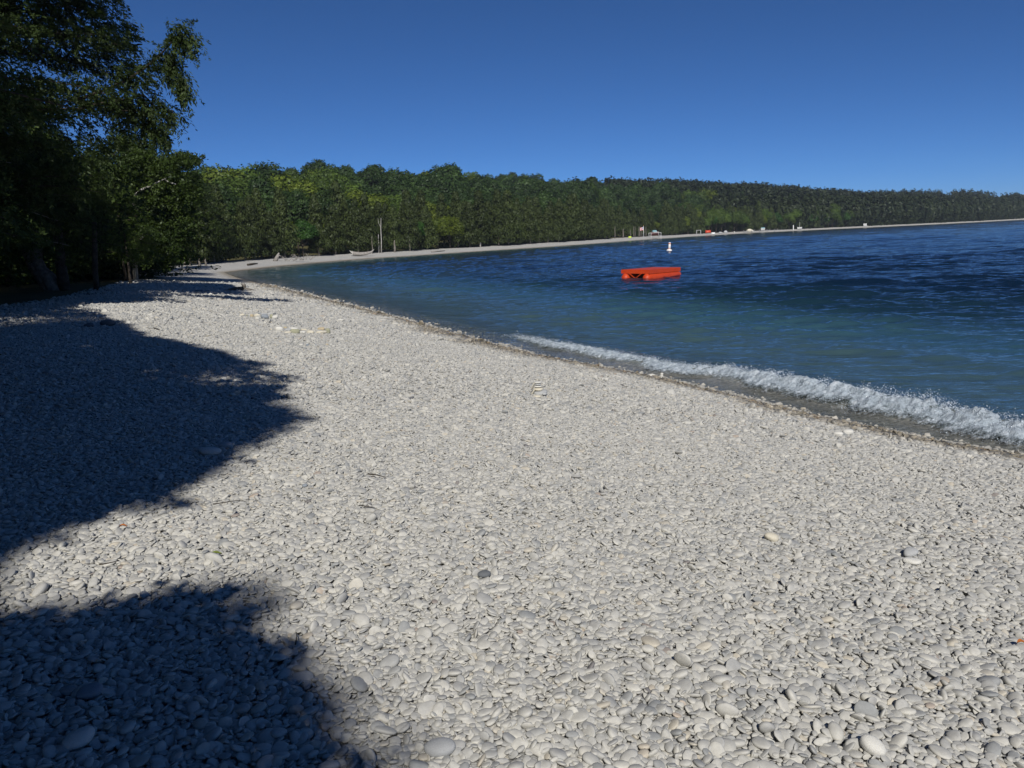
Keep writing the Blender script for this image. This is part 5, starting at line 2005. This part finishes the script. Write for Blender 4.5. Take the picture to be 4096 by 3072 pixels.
# grey rock heap
for (px4, w, h, c, lab) in ((2880, 24, 8, "grey", "grey boulder heap left of the yellow bush on the far shore"), (2902, 20, 12, "grey", "pointed grey boulder beside the yellow bush on the far shore"), (2936, 9, 5, "white", "white boulder behind the far beach"),
                            (2998, 22, 14, "cream", "big cream boulder by the dock on the far shore"), (3008, 14, 9, "white", "pale boulder at the right of the cream one by the dock")):
    p = far_thing_base(px4, 5.0); s4 = p[1] / FOC / 4
    stone("boulder", lab, p + np.array([0, 0, h * s4 * 0.35]), (w * s4, w * s4 * 0.7, h * s4), (0, 8, 10), c, px4, None, 2.0, 0.2)
# dock
p = far_thing_base(3020, 0.4); s4 = p[1] / FOC / 4
dk = empty("dock_section", (p[0], p[1], 0.55), 0.55); mb = MB()
for k in range(30):
    mb.box((-7 + k * 0.75, 0, 0.25), (0.72, 1.6, 0.08))
mb.build("planks", M_grey, dk)
mb = MB()
for k in range(5):
    for sy in (-0.75, 0.75):
        mb.tube([(-6.5 + k * 5, sy, -1.2), (-6.5 + k * 5, sy, 0.9)], [0.08, 0.08], 6)
mb.build("posts", M_grey, dk)
tag(dk, "grey plank dock section standing on posts at the far beach", "dock")
p = far_thing_base(3050, 5.0); s4 = p[1] / FOC / 4
k_ = empty("covered_boat", (p[0], p[1], p[2] + 0.4), 0.3); hull(18 * s4, 1.9, 0.8).build("hull", M_wp, k_, True)
mb = flip_hull(17.5 * s4, 1.8, 0.5); mb.v = [(x, y, z + 0.68) for x, y, z in mb.v]; mb.build("cover", M_teal, k_, True)
tag(k_, "low boat under a teal cover behind the dock on the far shore", "boat")
p = far_thing_base(3196, 5.0); s4 = p[1] / FOC / 4
k_ = empty("sailing_dinghy", (p[0], p[1], p[2] + 0.25), 0.2); hull(20 * s4, 1.8, 0.8).build("hull", M_wp, k_, True)
mb = MB(); mb.tube([(0, 0, 0.5), (0, 0, 3.4)], [0.06, 0.04], 6); mb.build("mast", M_fw, k_)
tag(k_, "white open boat beached with its short mast up, right of the dock", "boat")
p = far_thing_base(3171, 5.0)
k_ = empty("white_post", tuple(p)); mb = MB(); mb.box((0, 0, 1.0), (0.35, 0.3, 2.2)); mb.lathe([(0.28, 0), (0.05, 0.25)], (0, 0, 2.1), 4); mb.build("post", M_wp, k_)
tag(k_, "short white post left of the beached open boat", "post")
# chairs
for k, px4 in enumerate((3454, 3461)):
    p = far_thing_base(px4, 5.5)
    k_ = empty("beach_chair", tuple(p), 0.2)
    mb = MB(); mb.box((0, 0, 0.45), (0.75, 0.7, 0.08)); mb.build("seat", M_wp, k_)
    mb = MB()
    for q in range(5):
        mb.box((-0.3 + q * 0.15, 0.38 + 0.0, 1.0), (0.12, 0.06, 1.15))
    mb.build("backrest", M_wp, k_)
    for sx in (-0.35, 0.35):
        for sy in (-0.32, 0.32):
            mb = MB(); mb.box((sx, sy, 0.2), (0.09, 0.09, 0.42)); mb.build("leg", M_wp, k_)
        mb = MB(); mb.box((sx * 1.15, 0, 0.72), (0.12, 0.8, 0.05)); mb.build("armrest", M_wp, k_)
    tag(k_, ("left" if k == 0 else "right") + " one of the two white chairs on the distant beach", "chair", "white chairs on the distant beach")


# cabins peeking out of the trees
def cabin(px4, py4, dist, wd, hh, label, wallm, roofm):
    q = at_dist(px4 / 4, py4 / 4, dist)
    k_ = empty("cabin", (q[0], q[1], q[2] - hh / 2), 0.3)
    mb = MB(); mb.box((0, 0, hh * 0.35 - 2), (wd, wd * 0.7, hh * 0.7 + 4)); mb.build("wall", wallm, k_)
    w2, d2, z0 = wd * 0.56, wd * 0.42, hh * 0.7
    mb = MB(); mb.add([(-w2, -d2, z0), (w2, -d2, z0), (w2, d2, z0), (-w2, d2, z0), (-w2, 0, hh), (w2, 0, hh)],
                      [(0, 1, 5, 4), (2, 3, 4, 5), (0, 4, 3), (1, 2, 5), (0, 3, 2, 1)]); mb.build("roof", roofm, k_)
    for sx in (-0.28, 0.05, 0.3):
        mb = MB(); mb.box((sx * wd, -wd * 0.35 - 0.03, hh * 0.38), (wd * 0.16, 0.06, hh * 0.28)); w_ = mb.build("window", M_wp, k_)
        mb = MB(); mb.box((sx * wd, -wd * 0.35 - 0.065, hh * 0.38), (wd * 0.12, 0.02, hh * 0.22)); mb.build("pane", M_dk, w_)
    tag(k_, label, "house")


pc_ = far_thing_base(3131, 13.0)
cabin(3131, 873, pc_[1], 9 / 1.0 * pc_[1] / FOC / 4 * 2.0, 3.0, "grey cabin half hidden in trees above the dock", M_grey, M_grey)
pc_ = far_thing_base(3910, 26.0)
cabin(3911, 814, pc_[1], 24 * pc_[1] / FOC / 4, 3.6, "pale cabin roof showing in the distant wood at the right", M_wp, M_grey)

# unidentified yellow and white specks at the woods' end, given hull and box shapes
p = G4(692, 1052)
k_ = empty("kayak", tuple(p), 1.3); flip_hull(1.8, 0.55, 0.45).build("hull", M_yel, k_, True)
tag(k_, "small unidentified yellow object under the shaded trees at the beach bend", "kayak")
p = G4(670, 1052)
k_ = empty("boxy_object", tuple(p), 0.3); mb = MB(); mb.box((0, 0, 0.2), (0.75, 0.4, 0.4)); mb.build("body", M_teal, k_)
mb = MB(); mb.box((0, 0, 0.44), (0.79, 0.44, 0.07)); mb.build("lid", M_wp, k_)
tag(k_, "pale boxy object in the shade left of the small yellow one", "box")
# ------------------------------------------------------------------ thin air haze
mb = MB(); mb.box((0, 1400, 38), (6400, 3400, 102))
hm, hn = mat_new("haze_air")
ho = N(hn, "ShaderNodeOutputMaterial")
pv = N(hn, "ShaderNodeVolumePrincipled")
pv.inputs["Color"].default_value = (0.70, 0.82, 1.0, 1)
pv.inputs["Density"].default_value = 0.00015
pv.inputs["Anisotropy"].default_value = 0.0
L(hn, pv.outputs[0], ho.inputs["Volume"])
hz_o = mb.build("haze", hm)
hz_o["kind"] = "stuff"
print("script done")
